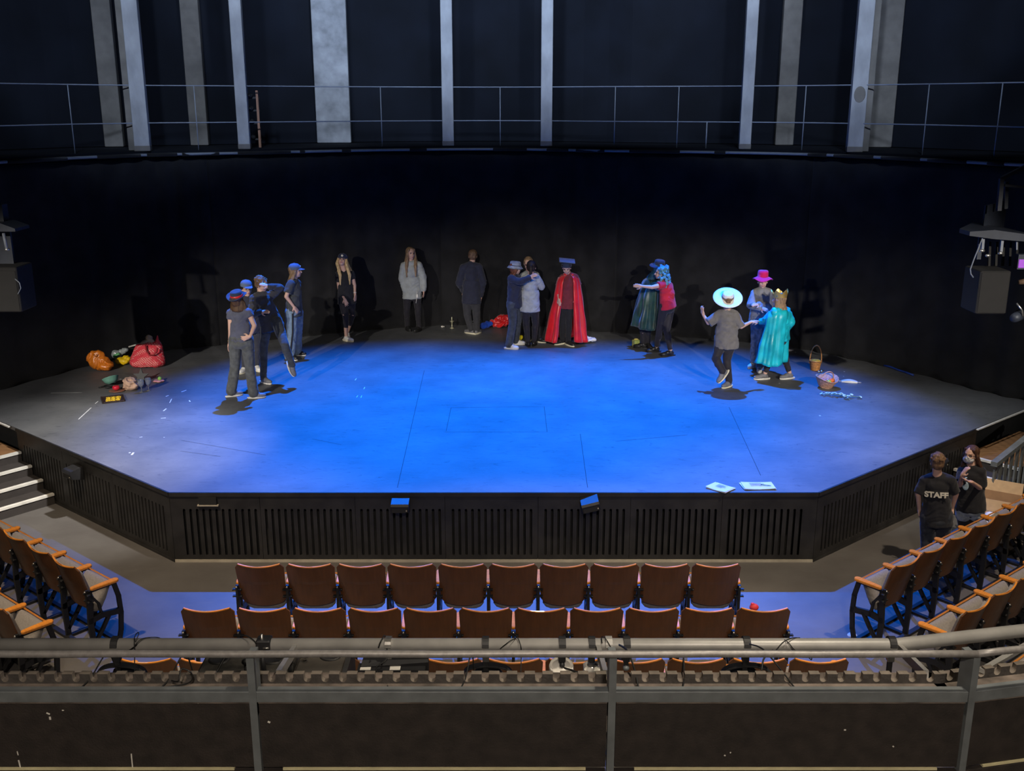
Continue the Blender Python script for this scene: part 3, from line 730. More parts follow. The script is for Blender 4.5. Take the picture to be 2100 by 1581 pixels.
# ------------------------------------------------------------------ balcony front
bal = empty('balcony_front', (0.4,4.0,1.8), 'grey steel balcony front with thin worn handrail, dark panels and notched dusty ledge', 'railing')
ZR = at(1258,1341,4.0).z; ZS1 = at(1258,1419,4.0).z; ZS0 = at(1258,1440,4.0).z; ZP = at(1258,1576,4.0).z
ZL = ZS1-0.12
XP = [at(512,1345,4.0).x, at(1258,1341,4.0).x, at(2004,1345,4.0).x]
bend = V((XP[2], 4.0, 0)); far = on(2100,1330,ZR); du = (V((far.x,far.y,0))-bend).normalized()
SEC = [(Matrix.Identity(4) @ Matrix.Translation((0,4.0,0)), -3.6, XP[2], [XP[0]-1.59, XP[0], XP[1]]), (frame(bend, du, V((-du.y,du.x,0)), V((0,0,1))), 0.0, 2.4, [0.0, 1.59])]
for X, x0, x1, posts in SEC:
    mb = MB(); mb.tube([X @ V((x0+(x1-x0)*k/24,0.0,ZR+0.0015*sin(k*1.7))) for k in range(25)], 0.0165, 10); mb.build('handrail', M['steelworn'], bal)
    mb = MB(); mb.loft([[(x0,0,ZS0),(x0,0,ZS1-.003),(x0,.003,ZS1),(x0,.045,ZS1),(x0,.045,ZS0)],[(x1,0,ZS0),(x1,0,ZS1-.003),(x1,.003,ZS1),(x1,.045,ZS1),(x1,.045,ZS0)]], X=X); mb.build('steel_beam', M['steel'], bal)
    mb = MB(); mb.box((x0,0.045,ZL-.03),(x1,0.36,ZL),0,X); mb.build('ledge', M['ledge'], bal)
    # notched strip
    cy = 0.262; pitch = 0.0835; X0, X1 = x0, x1; hf_ = cy*math.tan(atan2(du.y, du.x)/2)
    if x0 == 0.0: x0 = x0-hf_*1.0 if du.y < 0 else hf_
    else: x1 = x1-hf_ if du.y > 0 else x1+hf_
    pts = []; x = x0+0.01; r = 0.0175; top = ZL+0.05
    pts.append((x0,ZL)); pts.append((x0,top))
    while x+pitch < x1:
        pts += [(x+0.024,top)] + [(x+0.024+r - r*cos(pi*k/8), top-0.024-r*sin(pi*k/8)) for k in range(9)] + [(x+0.024+2*r,top)]
        x += pitch
    pts += [(x1,top),(x1,ZL)]
    mb = MB(); n = len(pts)
    fr = [(a,cy,c) for a,c in pts]; bk = [(a,cy+0.03,c) for a,c in pts]
    # quads column by column
    low = [(a,cy,ZL) for a,c in pts]; lowb = [(a,cy+0.03,ZL) for a,c in pts]
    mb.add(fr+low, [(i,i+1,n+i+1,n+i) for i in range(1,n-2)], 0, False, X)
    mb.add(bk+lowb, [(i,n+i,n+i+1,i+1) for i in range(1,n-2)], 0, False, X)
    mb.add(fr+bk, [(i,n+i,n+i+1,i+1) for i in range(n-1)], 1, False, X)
    mb.build('notched_strip', [M['comb'], M['combtop']], bal); x0, x1 = X0, X1
    for px_ in posts:
        if X is not SEC[0][0] and px_ == 0.0 and False: continue
        mb = MB(); mb.box((px_-0.0165,-0.004,1.3),(px_+0.0165,0.0,ZR-.006),0,X); mb.box((px_-0.0165,0.0,ZL),(px_+0.0165,0.085,ZR-0.014),0,X); mb.box((px_-0.0165,0.0,1.3),(px_+0.0165,0.03,ZS0),0,X)
        mb.build('post', M['steel'], bal)
    ends = sorted([x0]+posts+[x1]); ends = [q for i,q in enumerate(ends) if i == 0 or q-ends[i-1] > 0.05]
    for a, c in zip(ends[:-1], ends[1:]):
        mb = MB(); mb.box((a+0.02,0.012,ZP),(c-0.02,0.030,ZS0+0.01),0,X); mb.build('panel', M['panel'], bal)
        mb = MB(); mb.box((a+0.02,0.006,ZS0-0.010),(c-0.02,0.014,ZS0-0.004),0,X); mb.build('panel_bead', M['ledge'], bal)
        mb = MB(); mb.box((a+0.11,0.004,ZP-0.012),(c-0.11,0.03,ZP-0.001),0,X); mb.build('edge_strip', M['nosing'], bal)
        mb = MB(); mb.box((a+0.02,0.0,1.3),(c-0.02,0.03,ZP-0.016),0,X); mb.build('lower_panel', M['panel'], bal)
mb = MB(); mb.box((-4.0,-3.0,1.2),(6,4.36,1.3)); struct(mb.build('floor_balcony', M['floor']))
# paint chips and scratches on the panels
mb = MB()
for (p,q,w) in (((35,1541),(37,1549),.002),((38,1559),(42,1576),.003),((269,1546),(272,1577),.0025),((95,1462),(102,1465),.003),((102,1470),(103,1476),.004),((127,1457),(131,1457),.002),((405,1442),(414,1440),.003),((549,1480),(554,1482),.004),((1497,1543),(1499,1544),.003),((1485,1549),(1488,1550),.003),((1731,1497),(1735,1497),.003),((1831,1530),(1833,1532),.003)):
    a = at(*p,4.0095); c = at(*q,4.0095); d = (c-a).normalized(); nn = V((-d.z,0,d.x))*w
    mb.add([a+nn,a-nn,c-nn,c+nn,a+nn+V((0,.002,0)),a-nn+V((0,.002,0)),c-nn+V((0,.002,0)),c+nn+V((0,.002,0))], [(0,1,2,3),(4,7,6,5),(0,4,5,1),(2,6,7,3)])
mb.build('paint_chip', M['white'], bal)

# lighting bar in front of the balcony
YB = 4.85
pc = at(1050,1322.5,YB); ZB = pc.z; RB_ = 0.0355
bx0 = -3.6; bx1 = at(1838,1322,YB).x
bb = on(1843,1323,ZB); bf = on(2100,1294,ZB)
bd = V((bf.x-bb.x, bf.y-bb.y, 0)).normalized(); bb = V((bx1, YB, ZB))
bar = empty('lighting_bar', (0,YB,ZB), 'thick grey lighting bar running along in front of the balcony', 'pipe')
pts = [V((bx0,YB,ZB)), V((bx1-0.04,YB,ZB)), bb+bd*0.0, bb+bd*0.06, bb+bd*2.6]
mb = MB(); mb.tube(pts, RB_, 24); mb.build('tube', M['pipegrey'], bar)
def bracket(p0, p1, w=0.014, h=0.05, nm='bracket'):
    p0, p1 = V(p0), V(p1); d = (p1-p0).normalized(); s_ = d.cross(V((0,0,1))).normalized()*w; u_ = s_.cross(d).normalized()*h
    mb = MB(); mb.loft([[p0+s_,p0-s_,p0-s_-u_,p0+s_-u_],[p1+s_,p1-s_,p1-s_-u_,p1+s_-u_]]); mb.build(nm, M['pipegrey'], bar)
for bot, top in (((568,1386),(606,1316)),((1243,1388),(1226,1316)),((1912,1396),(1844,1316))):
    a = on(*bot, ZL+0.035); c = at(*top, YB); bracket((a.x,4.305,ZL+0.045), (c.x,YB,c.z-0.01), 0.012, 0.045)
a = on(2014,1372,ZL+0.04); c = bb+bd*1.0; bracket(a, c+V((0,0,.02)), 0.014, 0.02)

def yk(px, f=0.0):   # x at the bar for a pixel column
    return at(px,1322,YB).x
def hook(e, x, m, w=0.03, hang=0.2, side_bolt=True):
    mb = MB(); rings = []
    R1, R2 = RB_+0.002, RB_+0.012
    prof = [(-200+i*20) for i in range(15)]
    for a in prof:
        t = radians(a+90); 
        c, s_ = cos(t), sin(t)
        rings.append([(x-w/2,YB+R1*c,ZB+R1*s_),(x+w/2,YB+R1*c,ZB+R1*s_),(x+w/2,YB+R2*c,ZB+R2*s_),(x-w/2,YB+R2*c,ZB+R2*s_)])
    mb.loft(rings); mb.build('hook', m, e)
    mb = MB(); mb.box((x-w*.36,YB-0.012,ZB-hang),(x+w*.36,YB+0.004,ZB-RB_)); mb.build('stem', m, e)
    mb = MB(); mb.box((x-w*.5,YB-0.02,ZB-RB_-0.055),(x+w*.5,YB+0.012,ZB-RB_-0.025)); mb.build('nut', M['steelbright'] if side_bolt else M['black'], e)
def yoke(e, x, z, half=0.13, drop=0.07, m=None):
    mb = MB(); rings = []
    for k in range(17):
        a = pi*k/16; px_ = x-half*cos(a); zz = z-drop*(1-sin(a)**0.6)*1.0
        sx = 0.004
        rings.append([(px_,YB-0.022,zz+0.004),(px_,YB+0.022,zz+0.004),(px_,YB+0.022,zz-0.004),(px_,YB-0.022,zz-0.004)])
    mb.loft(rings); mb.build('yoke', m or M['black'], e)
    mb = MB(); mb.loft([[(x+half*.78,YB-.0225,z-.020),(x+half*.78,YB-.0235,z-.002),(x+half*.78,YB-.0235,z-.002),(x+half*.78,YB-.0225,z-.020)],[(x+half*.98,YB-.0225,z-.055),(x+half*1.0,YB-.0235,z-.030),(x+half*1.0,YB-.0235,z-.030),(x+half*.98,YB-.0225,z-.055)]]); mb.build('yoke_end', M['steelbright'], e)
def can(e, x, z, r=0.085, L=0.24, m=None, y=YB):
    mb = MB(); R = Matrix.Rotation(radians(-62),3,'X')
    mb.lathe([(0.0,-L/2),(r*.75,-L/2),(r*.95,-L/2+.02),(r,0),(r,L/2),(r*.92,L/2),(r*.85,L/2-.01),(0,L/2-.012)], (x,y,z), R, 24); mb.build('body', m or M['black'], e)
# hanging lanterns with curved yokes
for px, lab in ((238,'black stage lantern with curved yoke hanging left of the left post'),(996,'black stage lantern with curved yoke hanging left of the middle post'),(1530,'black stage lantern with curved yoke hanging right of the middle post')):
    x = yk(px); e = empty('stage_lantern', (x,YB,ZB), lab, 'lantern', 'lanterns on the balcony lighting bar')
    hook(e, x, M['black'], 0.035, 0.15, px == 996)
    yoke(e, x+0.01, ZB-0.118, 0.135, 0.09); can(e, x+0.01, ZB-0.27, 0.080, 0.20)
# white round lantern and square one
x = yk(1153); e = empty('round_lantern', (x,YB,ZB), 'round white-backed lantern hanging left of the middle post', 'lantern', 'lanterns on the balcony lighting bar')
hook(e, x, M['black'], 0.036, 0.115, False)
mb = MB(); R = Matrix.Rotation(radians(12),3,'X'); mb.lathe([(0.0,0.0),(0.045,0.0),(0.048,-0.006),(0.058,-0.008),(0.062,0.002),(0.066,-0.012),(0.066,-0.07),(0.05,-0.075),(0,-0.08)], (x-0.003,YB+.0,ZB-0.118), R, 30); mb.build('body', M['white'], e)
mb = MB(); mb.ell((x,YB-.02,ZB-0.108),(.014,.014,.016)); mb.build('knob', M['black'], e)
mb = MB(); mb.tube([(x+.01,YB-.02,ZB-.125),(x+.05,YB-.06,ZB-.115),(x+.11,YB-.10,ZB-.12),(x+.16,YB-.25,ZB-.10),(x+.19,YB-.42,ZB+.03),(x+.20,YB-.52,ZL+.01)],.006,8); mb.build('cable', M['rubber'], e)
x = yk(1215); e = empty('square_lantern', (x,YB,ZB), 'square white-cornered lantern hanging beside the middle post', 'lantern', 'lanterns on the balcony lighting bar')
hook(e, x-0.004, M['black'], 0.034, 0.10, False)
mb = MB(); mb.bbox((x-.045,YB-.045,ZB-.21),(x+.045,YB+.045,ZB-.115),.012); mb.build('body', M['white'], e)
mb = MB(); R = Matrix.Rotation(radians(12),3,'X'); mb.lathe([(0,0),(.024,0),(.03,-.012),(0,-.014)], (x,YB-.01,ZB-.108), R, 20); mb.build('cap', M['steelbright'], e)
mb = MB(); mb.bbox((x+.028,YB-.12,ZB-.21),(x+.056,YB-.06,ZB-.15),.006); mb.build('bracket', M['white'], e)
# flood light with two white labels
x = yk(797); e = empty('flood_light', (x,YB,ZB), 'wide black flood light with two white labels hanging under a silver clamp', 'lantern', 'lanterns on the balcony lighting bar')
hook(e, x, M['steelbright'], 0.032, 0.10)
q0 = at(746,1342,YB-.06); q1 = at(876,1374,YB-.06)
mb = MB(); mb.loft([[(q0.x,YB+.05,q0.z-.01),(q1.x,YB+.05,q0.z-.01),(q1.x+.005,YB-.045,q0.z-.055),(q0.x-.02,YB-.06,q0.z-.075)],[(q0.x,YB+.05,q1.z-.12),(q1.x,YB+.05,q1.z-.12),(q1.x,YB-.03,q1.z-.12),(q0.x,YB-.03,q1.z-.12)]]); mb.build('housing', M['black'], e)
mb = MB(); mb.box((q0.x-.035,YB-.085,q0.z-.090),(q1.x-.01,YB-.015,q0.z-.078)); mb.build('lip', M['black'], e)
for a_, c_ in ((-.02,.035),(.135,.19)):
    mb = MB(); mb.box((q0.x+a_,YB-.084,q0.z-.078),(q0.x+c_,YB-.045,q0.z-.0755)); mb.build('label_plate', M['white'], e)
mb = MB(); mb.loft([[(x-.012,YB-.05,ZB-.10),(x+.022,YB-.05,ZB-.10),(x+.022,YB+.0,ZB-.10),(x-.012,YB+.0,ZB-.10)],[(x-.012,YB-.07,ZB-.17),(x+.03,YB-.07,ZB-.17),(x+.03,YB+.01,ZB-.17),(x-.012,YB+.01,ZB-.17)]]); mb.build('arm', M['black'], e)
# plain dark clamps
for px, m_, lab, hg in ((1248,'pipegrey','grey band clamp on the lighting bar behind the middle post',0.06),(1285,'black','black hook clamp just right of the middle post',0.12),(1828,'black','black hook clamp near the bend of the lighting bar',0.17)):
    x = yk(px); e = empty('hook_clamp', (x,YB,ZB), lab, 'clamp', 'clamps on the lighting bar'); hook(e, x, M[m_], 0.035, hg, px == 1828)
    if px != 1248:
        mb = MB(); mb.ell((x,YB-.01,ZB-hg-.01),(.018,.018,.016)); mb.build('knob', M['steelbright'] if px == 1828 else M['steel'], e)
x = yk(540); e = empty('wing_clamp', (x,YB,ZB+.04), 'black and silver wing-nut clamp on the bar above the left post', 'clamp', 'clamps on the lighting bar')
mb = MB(); mb.bbox((x-.03,YB-.045,ZB-.01),(x+.045,YB+.03,ZB+.045),.006); mb.build('block', M['black'], e)
mb = MB(); mb.cone((x-.042,YB-.055,ZB+.012),(x-.012,YB-.055,ZB+.012),.006,.006,8); mb.cone((x+.012,YB-.055,ZB+.012),(x+.042,YB-.055,ZB+.012),.006,.006,8); mb.build('wing_nut', M['steelbright'], e)
mb = MB(); mb.cone((x,YB-.02,ZB-.02),(x,YB-.02,ZB+.075),.007,.007,8); mb.build('bolt', M['steelbright'], e)
mb = MB(); mb.cone((x,YB-.03,ZB-.16),(x,YB-.03,ZB-.03),.016,.012,10); mb.build('stem', M['black'], e)
# dusty loudspeaker cabinets below the bar
e = empty('dusty_loudspeaker', at(480,1380,5.4), 'large dusty black loudspeaker cabinet behind the left post below the bar', 'speaker', 'dusty cabinets under the lighting bar')
zt = 1.93; A0 = on(402,1338,zt); 
mb = MB(); mb.bbox((on(404,1372,zt).x,5.02,1.0),(on(596,1372,zt).x,5.62,zt),.02); mb.build('cabinet', M['dustbox'], e)
for cx, cy, r in ((450,1352,.06),(560,1350,.07),(520,1360,.04)):
    p = on(cx,cy,zt); mb = MB(); mb.lathe([(0,.004),(r*.8,.004),(r,.012),(r*1.1,.0)], p, seg=20); mb.build('dial', M['black'], e)
mb = MB(); p = on(443,1380,zt); mb.tube([p, p+V((.02,.1,.03)), p+V((.03,.2,.05))],.006,6); mb.build('cable', M['rubber'], e)
e = empty('dusty_loudspeaker', at(650,1380,5.4), 'flat grey dusty cabinet right of the left post with a round black hole', 'speaker', 'dusty cabinets under the lighting bar')
mb = MB(); mb.bbox((on(602,1372,zt).x,5.02,1.0),(on(704,1372,zt).x,5.62,zt+.004),.02); mb.build('cabinet', M['dustbox2'], e)
p = on(679,1345,zt); mb = MB(); mb.lathe([(0,.006),(.05,.006),(.052,.010),(.068,.012),(.07,.004)], p, seg=24); mb.build('port', M['black'], e)
mb = MB(); mb.box((on(706,1372,zt).x,5.0,.9),(on(716,1372,zt).x,5.62,zt+.03)); mb.build('side_rail', M['black'], e)
for px in (505,595):
    mb = MB(); p = on(px,1382,zt); mb.cone(p, p+V((0,0,.07)), .011,.011,8); mb.ell(p+V((0,0,.08)),(.022,.022,.018)); mb.build('bolt', M['black'], e)
mb = MB(); p = on(628,1347,zt+.03); q = on(566,1349,zt+.03); mb.tube([p,q],.005,6); mb.lathe([(.008,0),(.016,0),(.016,.008),(.008,.008)], p, seg=14); mb.build('eye_bolt', M['steelbright'], e)
# loose cables over bar and ledge
def cable(pts, r, lab, m='rubber'):
    P = [V(p) for p in pts]; dense = []
    for i in range(len(P)-1):
        a = P[max(i-1,0)]; b_ = P[i]; c = P[i+1]; d = P[min(i+2,len(P)-1)]
        for k in range(8):
            t = k/8; dense.append(0.5*((2*b_)+(-a+c)*t+(2*a-5*b_+4*c-d)*t*t+(-a+3*b_-3*c+d)*t**3))
    dense.append(P[-1]); mb = MB(); mb.tube(dense, r*0.65, 6)
    o = mb.build('cable', M[m], origin=P[0]); tag(o, lab, 'cable', 'loose cables on the lighting bar')
yb = YB-0.045
cable([at(702-437,1333,yb), at(275,1326,yb-.01), at(286,1313,yb), at(300,1308,YB), at(322,1307,YB+.02), at(335,1312,YB+.06)], .004, 'thin black cable looping over the bar near the left end')
cable([at(276,1375,4.5), at(276,1345,4.75), at(275,1318,yb-.01), at(277,1304,YB), at(283,1297,YB), at(284,1302,YB-.02), at(277,1316,yb)], .004, 'thin black cable with upright loop left of the left post')
cable([at(480,1304,YB+.05), at(502,1303,YB), at(515,1309,YB-.03), at(525,1318,YB-.06)], .005, 'black cable running into the wing-nut clamp')
cable([at(776,1328,yb), at(782,1313,yb-.01), at(790,1305,YB), at(793,1350,YB-.07), at(774,1365,YB-.09), at(772,1377,YB-.12), at(784,1388,YB-.3), at(793,1395,4.4), on(795,1408,ZL+.008)], .005, 'black cable hanging by the silver clamp of the flood light')
cable([at(1026,1330,yb), at(1045,1315,yb-.01), at(1058,1307,YB), at(1047,1296,YB+.06)], .004, 'thin cable crossing the bar right of the silver clamp, left strand')
cable([at(1048,1297,YB+.06), at(1060,1305,YB), at(1068,1325,yb), at(1069,1345,yb), at(1068,1380,YB-.1)], .004, 'thin cable hanging straight down right of the silver clamp')
cable([at(1235,1318,yb), at(1234,1306,YB), at(1242,1310,yb), at(1253,1328,yb-.01)], .004, 'thin cable curling over the bar beside the grey band clamp')
cable([at(1590,1336,yb-.01), at(1605,1318,yb), at(1622,1309,YB-.02), at(1640,1308,YB+.04)], .0045, 'black cable crossing the bar right of the right lantern, rising strand')
cable([at(1603,1308,YB+.03), at(1617,1318,yb), at(1630,1333,yb-.01), at(1655,1346,YB-.02), at(1664,1353,YB-.02), at(1664,1345,YB)], .004, 'black cable crossing the bar right of the right lantern, falling strand')
cable([at(1562,1375,4.7), at(1566,1352,4.75), at(1578,1338,yb), at(1586,1333,yb)], .007, 'thick black cable pair dropping behind the right lantern')
for px, l in ((165,'left end'),(330,'left lantern'),(945,'flood light'),(1400,'middle lantern')):
    a = on(px,1411,ZL+.008); cable([a, a+V((.02,.08,.01)), a+V((.035,.20,.045)), a+V((.045,.25,.03)), a+V((.05,.30,-.10)), a+V((.055,.32,-.22))], .0055, 'black cable lying over the notched ledge near the '+l)
a = on(1630,1411,ZL+.008); cable([a, a+V((-.03,.1,.02)), a+V((-.09,.25,.055)), a+V((-.12,.4,0))], .006, 'brown-black cable over the notched ledge near the right end')
a = on(1310,1413,ZL+.008); cable([a, a+V((-.01,.12,.04)), a+V((-.03,.24,.06)), a+V((-.05,.4,.0))], .008, 'thick cable bundle over the notched ledge right of the middle post')
cable([on(352,1396,ZL+.05), on(352,1396,ZL+.05)+V((.05,-.05,.03)), on(372,1372,ZL+.12), on(392,1380,ZL+.1), on(388,1400,ZL+.03), on(330,1411,ZL+.01)], .006, 'coiled black cable on the ledge left of the left post')
#@@@PART4
# ------------------------------------------------------------------ people
def hand_geo(mb, wrist, d, palm, sc=1.0, curl=0.5, thumb_side=1, spread=0.0):
    d = d.normalized(); palm = (palm - d*palm.dot(d)).normalized(); side = d.cross(palm)*thumb_side
    X = Matrix(((side.x,d.x,palm.x),(side.y,d.y,palm.y),(side.z,d.z,palm.z)))
    c = wrist + d*0.045*sc
    mb.ell(c, (0.037*sc, 0.052*sc, 0.016*sc), X, 14, 8)
    mb.cap(wrist, wrist+d*0.03*sc, 0.024*sc, 0.026*sc, 10)
    for k, L in enumerate((0.068, 0.076, 0.071, 0.056)):
        off = (0.028-0.0185*k)*sc
        b0 = wrist + d*(0.080 - (0.008 if k == 3 else 0))*sc + side*off
        fan = side*(0.22*spread*(1.5-k)/1.5)
        d1 = (d + fan + palm*0.25*curl).normalized(); d2 = (d + fan + palm*0.9*curl).normalized(); d3 = (d*0.8+ palm*1.5*curl).normalized()
        p1 = b0+d1*L*0.45*sc; p2 = p1+d2*L*0.33*sc; p3 = p2+d3*L*0.26*sc
        mb.chain([b0, p1, p2, p3], [0.0092*sc, 0.0088*sc, 0.008*sc, 0.0068*sc], 8)
    t0 = wrist + d*0.028*sc + side*0.026*sc
    t1 = t0 + (d*0.6+side*0.75+palm*0.25).normalized()*0.036*sc; t2 = t1 + (d*0.95+side*0.2+palm*0.3).normalized()*0.032*sc
    mb.chain([t0, t1, t2], [0.0135*sc, 0.011*sc, 0.0085*sc], 8)

class Person:
    def __init__(s, label, px, yaw, feet, toes, Z=SZ, lift=None, dy=None, Yb=None, hyaw=None, pitch=0.0, roll=0.0, sc=1.0, seed=0, skin='skin'):
        s.seed = seed; s.sc = sc; s.J = {}; s.label = label
        G = [on(f[0], f[1], Z) for f in feet]
        s.G = G; Y0 = Yb if Yb is not None else (G[0].y+G[1].y)/2
        s.Y0 = Y0; dy = dy or {}
        f = V((sin(radians(yaw)), cos(radians(yaw)), 0)); r = V((f.y, -f.x, 0))
        s.f, s.r = f, r
        l = r if r.x < 0 else -r
        s.l = l
        def P(k, extra=0.0): 
            q = px[k]; return at(q[0], q[1], Y0 + dy.get(k, extra))
        J = s.J
        SHR = 0.87
        J['hd'] = P('hd', 0.0); J['nk'] = P('nk', 0.0)
        J['sa'] = P('sa', l.y*0.17*sc); J['sb'] = P('sb', -l.y*0.17*sc)
        _c = (J['sa']+J['sb'])/2
        J['sa'] = _c+(J['sa']-_c)*SHR - V((0,0,0.008)); J['sb'] = _c+(J['sb']-_c)*SHR - V((0,0,0.008))
        J['ha'] = P('ha', l.y*0.09*sc); J['hb'] = P('hb', -l.y*0.09*sc)
        ja = J['sa'].y-Y0; jb = J['sb'].y-Y0
        J['ea'] = P('ea', ja); J['eb'] = P('eb', jb)
        J['wa'] = P('wa', ja+f.y*0.05); J['wb'] = P('wb', jb+f.y*0.05)
        s.toe = [V((t[0],t[1],0)).normalized() for t in toes]
        lift = lift or [None, None]
        for i, k in enumerate('ab'):
            g = G[i]
            if lift[i]:      # raised foot: ankle pixel, depth offset, toe direction vector
                (ax, ay), dd, td = lift[i]
                J['n'+k] = at(ax, ay, Y0+dd); s.toe[i] = V(td).normalized()
            else:
                J['n'+k] = g + V((0,0,0.085*sc)) - s.toe[i]*0.045*sc
            kn = px['k'+k]; mid = (J['n'+k].y + J['h'+k].y)/2
            J['k'+k] = at(kn[0], kn[1], mid + dy.get('k'+k, f.y*0.03))
        s.lift = lift
        s.org = V(((G[0].x+G[1].x)/2, (G[0].y+G[1].y)/2, Z))
        s.pel = (J['ha']+J['hb'])/2
        s.up = (J['nk']-s.pel).normalized()
        hy = radians(yaw if hyaw is None else hyaw)
        hf = V((sin(hy)*cos(pitch), cos(hy)*cos(pitch), sin(pitch))).normalized()
        hr = V((cos(hy), -sin(hy), 0)); hr = (Matrix.Rotation(roll,3,hf) @ hr)
        hu = hr.cross(hf).normalized()
        s.hf, s.hr, s.hu = hf, hr, hu
        s.HR = Matrix(((hr.x,hf.x,hu.x),(hr.y,hf.y,hu.y),(hr.z,hf.z,hu.z)))
        w = (J['sb']-J['sa']); 
        s.across = (w - s.up*w.dot(s.up)).normalized()
        # chest frame
        fx = s.across if s.across.dot(r) > 0 else -s.across
        ff = s.up.cross(fx).normalized()
        s.TR = Matrix(((fx.x,ff.x,s.up.x),(fx.y,ff.y,s.up.y),(fx.z,ff.z,s.up.z))); s.tf = ff; s.tr = fx
        s.skin = skin
    def H(s, x, y, z): return s.J['hd'] + s.HR @ V((x,y,z))*s.sc
    def torso(s, mb, g=0.0, hem=0.0, chestw=None):
        J, sc = s.J, s.sc
        sw = (J['sb']-J['sa']).length/2
        sw = max(sw, 0.14*sc)
        c = (J['sa']+J['sb'])/2
        mb.ell(c - s.up*0.055*sc, (sw*0.92+g, 0.095*sc+g, 0.11*sc), s.TR, 20, 12)
        mb.ell(c - s.up*0.15*sc, (sw*0.80+g, 0.108*sc+g, 0.14*sc), s.TR, 20, 12)
        m = c.lerp(s.pel, 0.55); mb.ell(m, (0.125*sc+g, 0.088*sc+g, 0.15*sc), s.TR, 20, 12)
        mb.ell(s.pel + s.up*0.03*sc, (0.150*sc+g, 0.105*sc+g, 0.12*sc), s.TR, 20, 12)
        for k in 'ab': mb.cap(J['s'+k], c+s.up*0.035*sc, 0.046*sc+g, 0.058*sc+g, 12)
        if hem:
            p = s.pel - s.up*hem; 
            mb.ell(p+s.up*0.05, (0.158*sc+g, 0.115*sc+g, 0.07), s.TR, 20, 12)
            # straight skirt of the garment
            R = []
            for t in (0.0, 0.33, 0.66, 1.0):
                q = c.lerp(p, 0.35+0.65*t); ww = (0.135+0.03*t)*sc+g; dd = (0.095+0.022*t)*sc+g
                R.append([q + s.TR @ V((ww*cos(2*pi*i/20), dd*sin(2*pi*i/20), 0)) for i in range(20)])
            mb.loft(R, smooth=True)
    def body(s, curl=(0.5,0.5), handd=(None,None), palm=(None,None), voxel=0.0075, spread=0.0):
        J, sc = s.J, s.sc; mb = MB()
        H = s.H
        mb.ell(H(0,-0.012,0.028), (0.074*sc,0.092*sc,0.085*sc), s.HR, 20, 14)
        mb.ell(H(0,0.018,-0.03), (0.060*sc,0.070*sc,0.080*sc), s.HR, 18, 12)
        mb.ell(H(0,0.050,-0.080), (0.030*sc,0.030*sc,0.024*sc), s.HR, 12, 8)
        mb.chain([H(0,0.078,0.012), H(0,0.100,-0.022)], [0.008*sc,0.0135*sc], 8)
        mb.ell(H(0,0.082,-0.058), (0.022*sc,0.012*sc,0.009*sc), s.HR, 10, 6)
        mb.ell(H(0,0.070,0.030), (0.045*sc,0.016*sc,0.008*sc), s.HR, 12, 6)
        for q in (-1,1): mb.ell(H(q*0.074,-0.008,-0.012), (0.010*sc,0.018*sc,0.030*sc), s.HR, 8, 6)
        for q in (-1,1): mb.ell(H(q*0.035,0.060,-0.028), (0.022*sc,0.018*sc,0.022*sc), s.HR, 8, 6)
        base = (J['sa']+J['sb'])/2 + s.up*0.01
        mb.cap(H(0,-0.02,-0.06), base, 0.052*sc, 0.062*sc, 14)
        s.torso(mb)
        for i, k in enumerate('ab'):
            mb.cap(J['s'+k], J['e'+k], 0.046*sc, 0.036*sc); mb.cap(J['e'+k], J['w'+k], 0.036*sc, 0.023*sc)
            mb.ell(J['s'+k].lerp(J['e'+k],0.25), 0.048*sc)
            hd = handd[i] if handd[i] is not None else (J['w'+k]-J['e'+k])
            pm = palm[i] if palm[i] is not None else (s.pel-J['w'+k])
            # which body side is this arm on
            anat_right = (J['s'+k]-s.pel).dot(s.tr) > 0
            hand_geo(mb, J['w'+k], V(hd), V(pm), sc, curl[i], -1 if anat_right else 1, spread)
            mb.cap(J['h'+k], J['k'+k], 0.080*sc, 0.054*sc); mb.cap(J['k'+k], J['n'+k], 0.052*sc, 0.033*sc)
            mid = J['k'+k].lerp(J['n'+k],0.3); mb.ell(mid - s.f*0.012, (0.05*sc,0.052*sc,0.09*sc))
            n = J['n'+k]; t = s.toe[i]
            u = V((0,0,1))
            if s.lift[i]:
                sd = t.cross(V((0,0,1))); sd = sd.normalized() if sd.length > 0.1 else V((1,0,0)); u = sd.cross(t).normalized()
                if u.dot(J['k'+k]-n) < 0: u = -u
            mb.cap(n - u*0.04*sc - t*0.02, n + t*0.12*sc - u*0.058*sc, 0.034*sc, 0.022*sc)
        E1, E2 = H(-0.031,0.084,0.008), H(0.031,0.084,0.008); MO = H(0,0.094,-0.057); B1, B2 = H(-0.031,0.086,0.026), H(0.031,0.086,0.026)
        ir = s.HR.transposed()
        def colf(c):
            for E in (E1,E2):
                q = ir @ (c-E)
                if abs(q.x) < 0.013*sc and abs(q.z) < 0.0075*sc and abs(q.y) < 0.03: return 1
            for E in (B1,B2):
                q = ir @ (c-E)
                if abs(q.x) < 0.016*sc and abs(q.z) < 0.005*sc and abs(q.y) < 0.03: return 3
            q = ir @ (c-MO)
            if abs(q.x) < 0.022*sc and abs(q.z) < 0.0075*sc and abs(q.y) < 0.03: return 2
            return 0
        s.o = remesh(mb, voxel, [M[s.skin], M['eye'], M['lip'], M['brow']], 'person', None, 2, colorfn=colf, origin=s.org)
        tag(s.o, s.label, 'person'); s.org_ = s.org
        return s.o
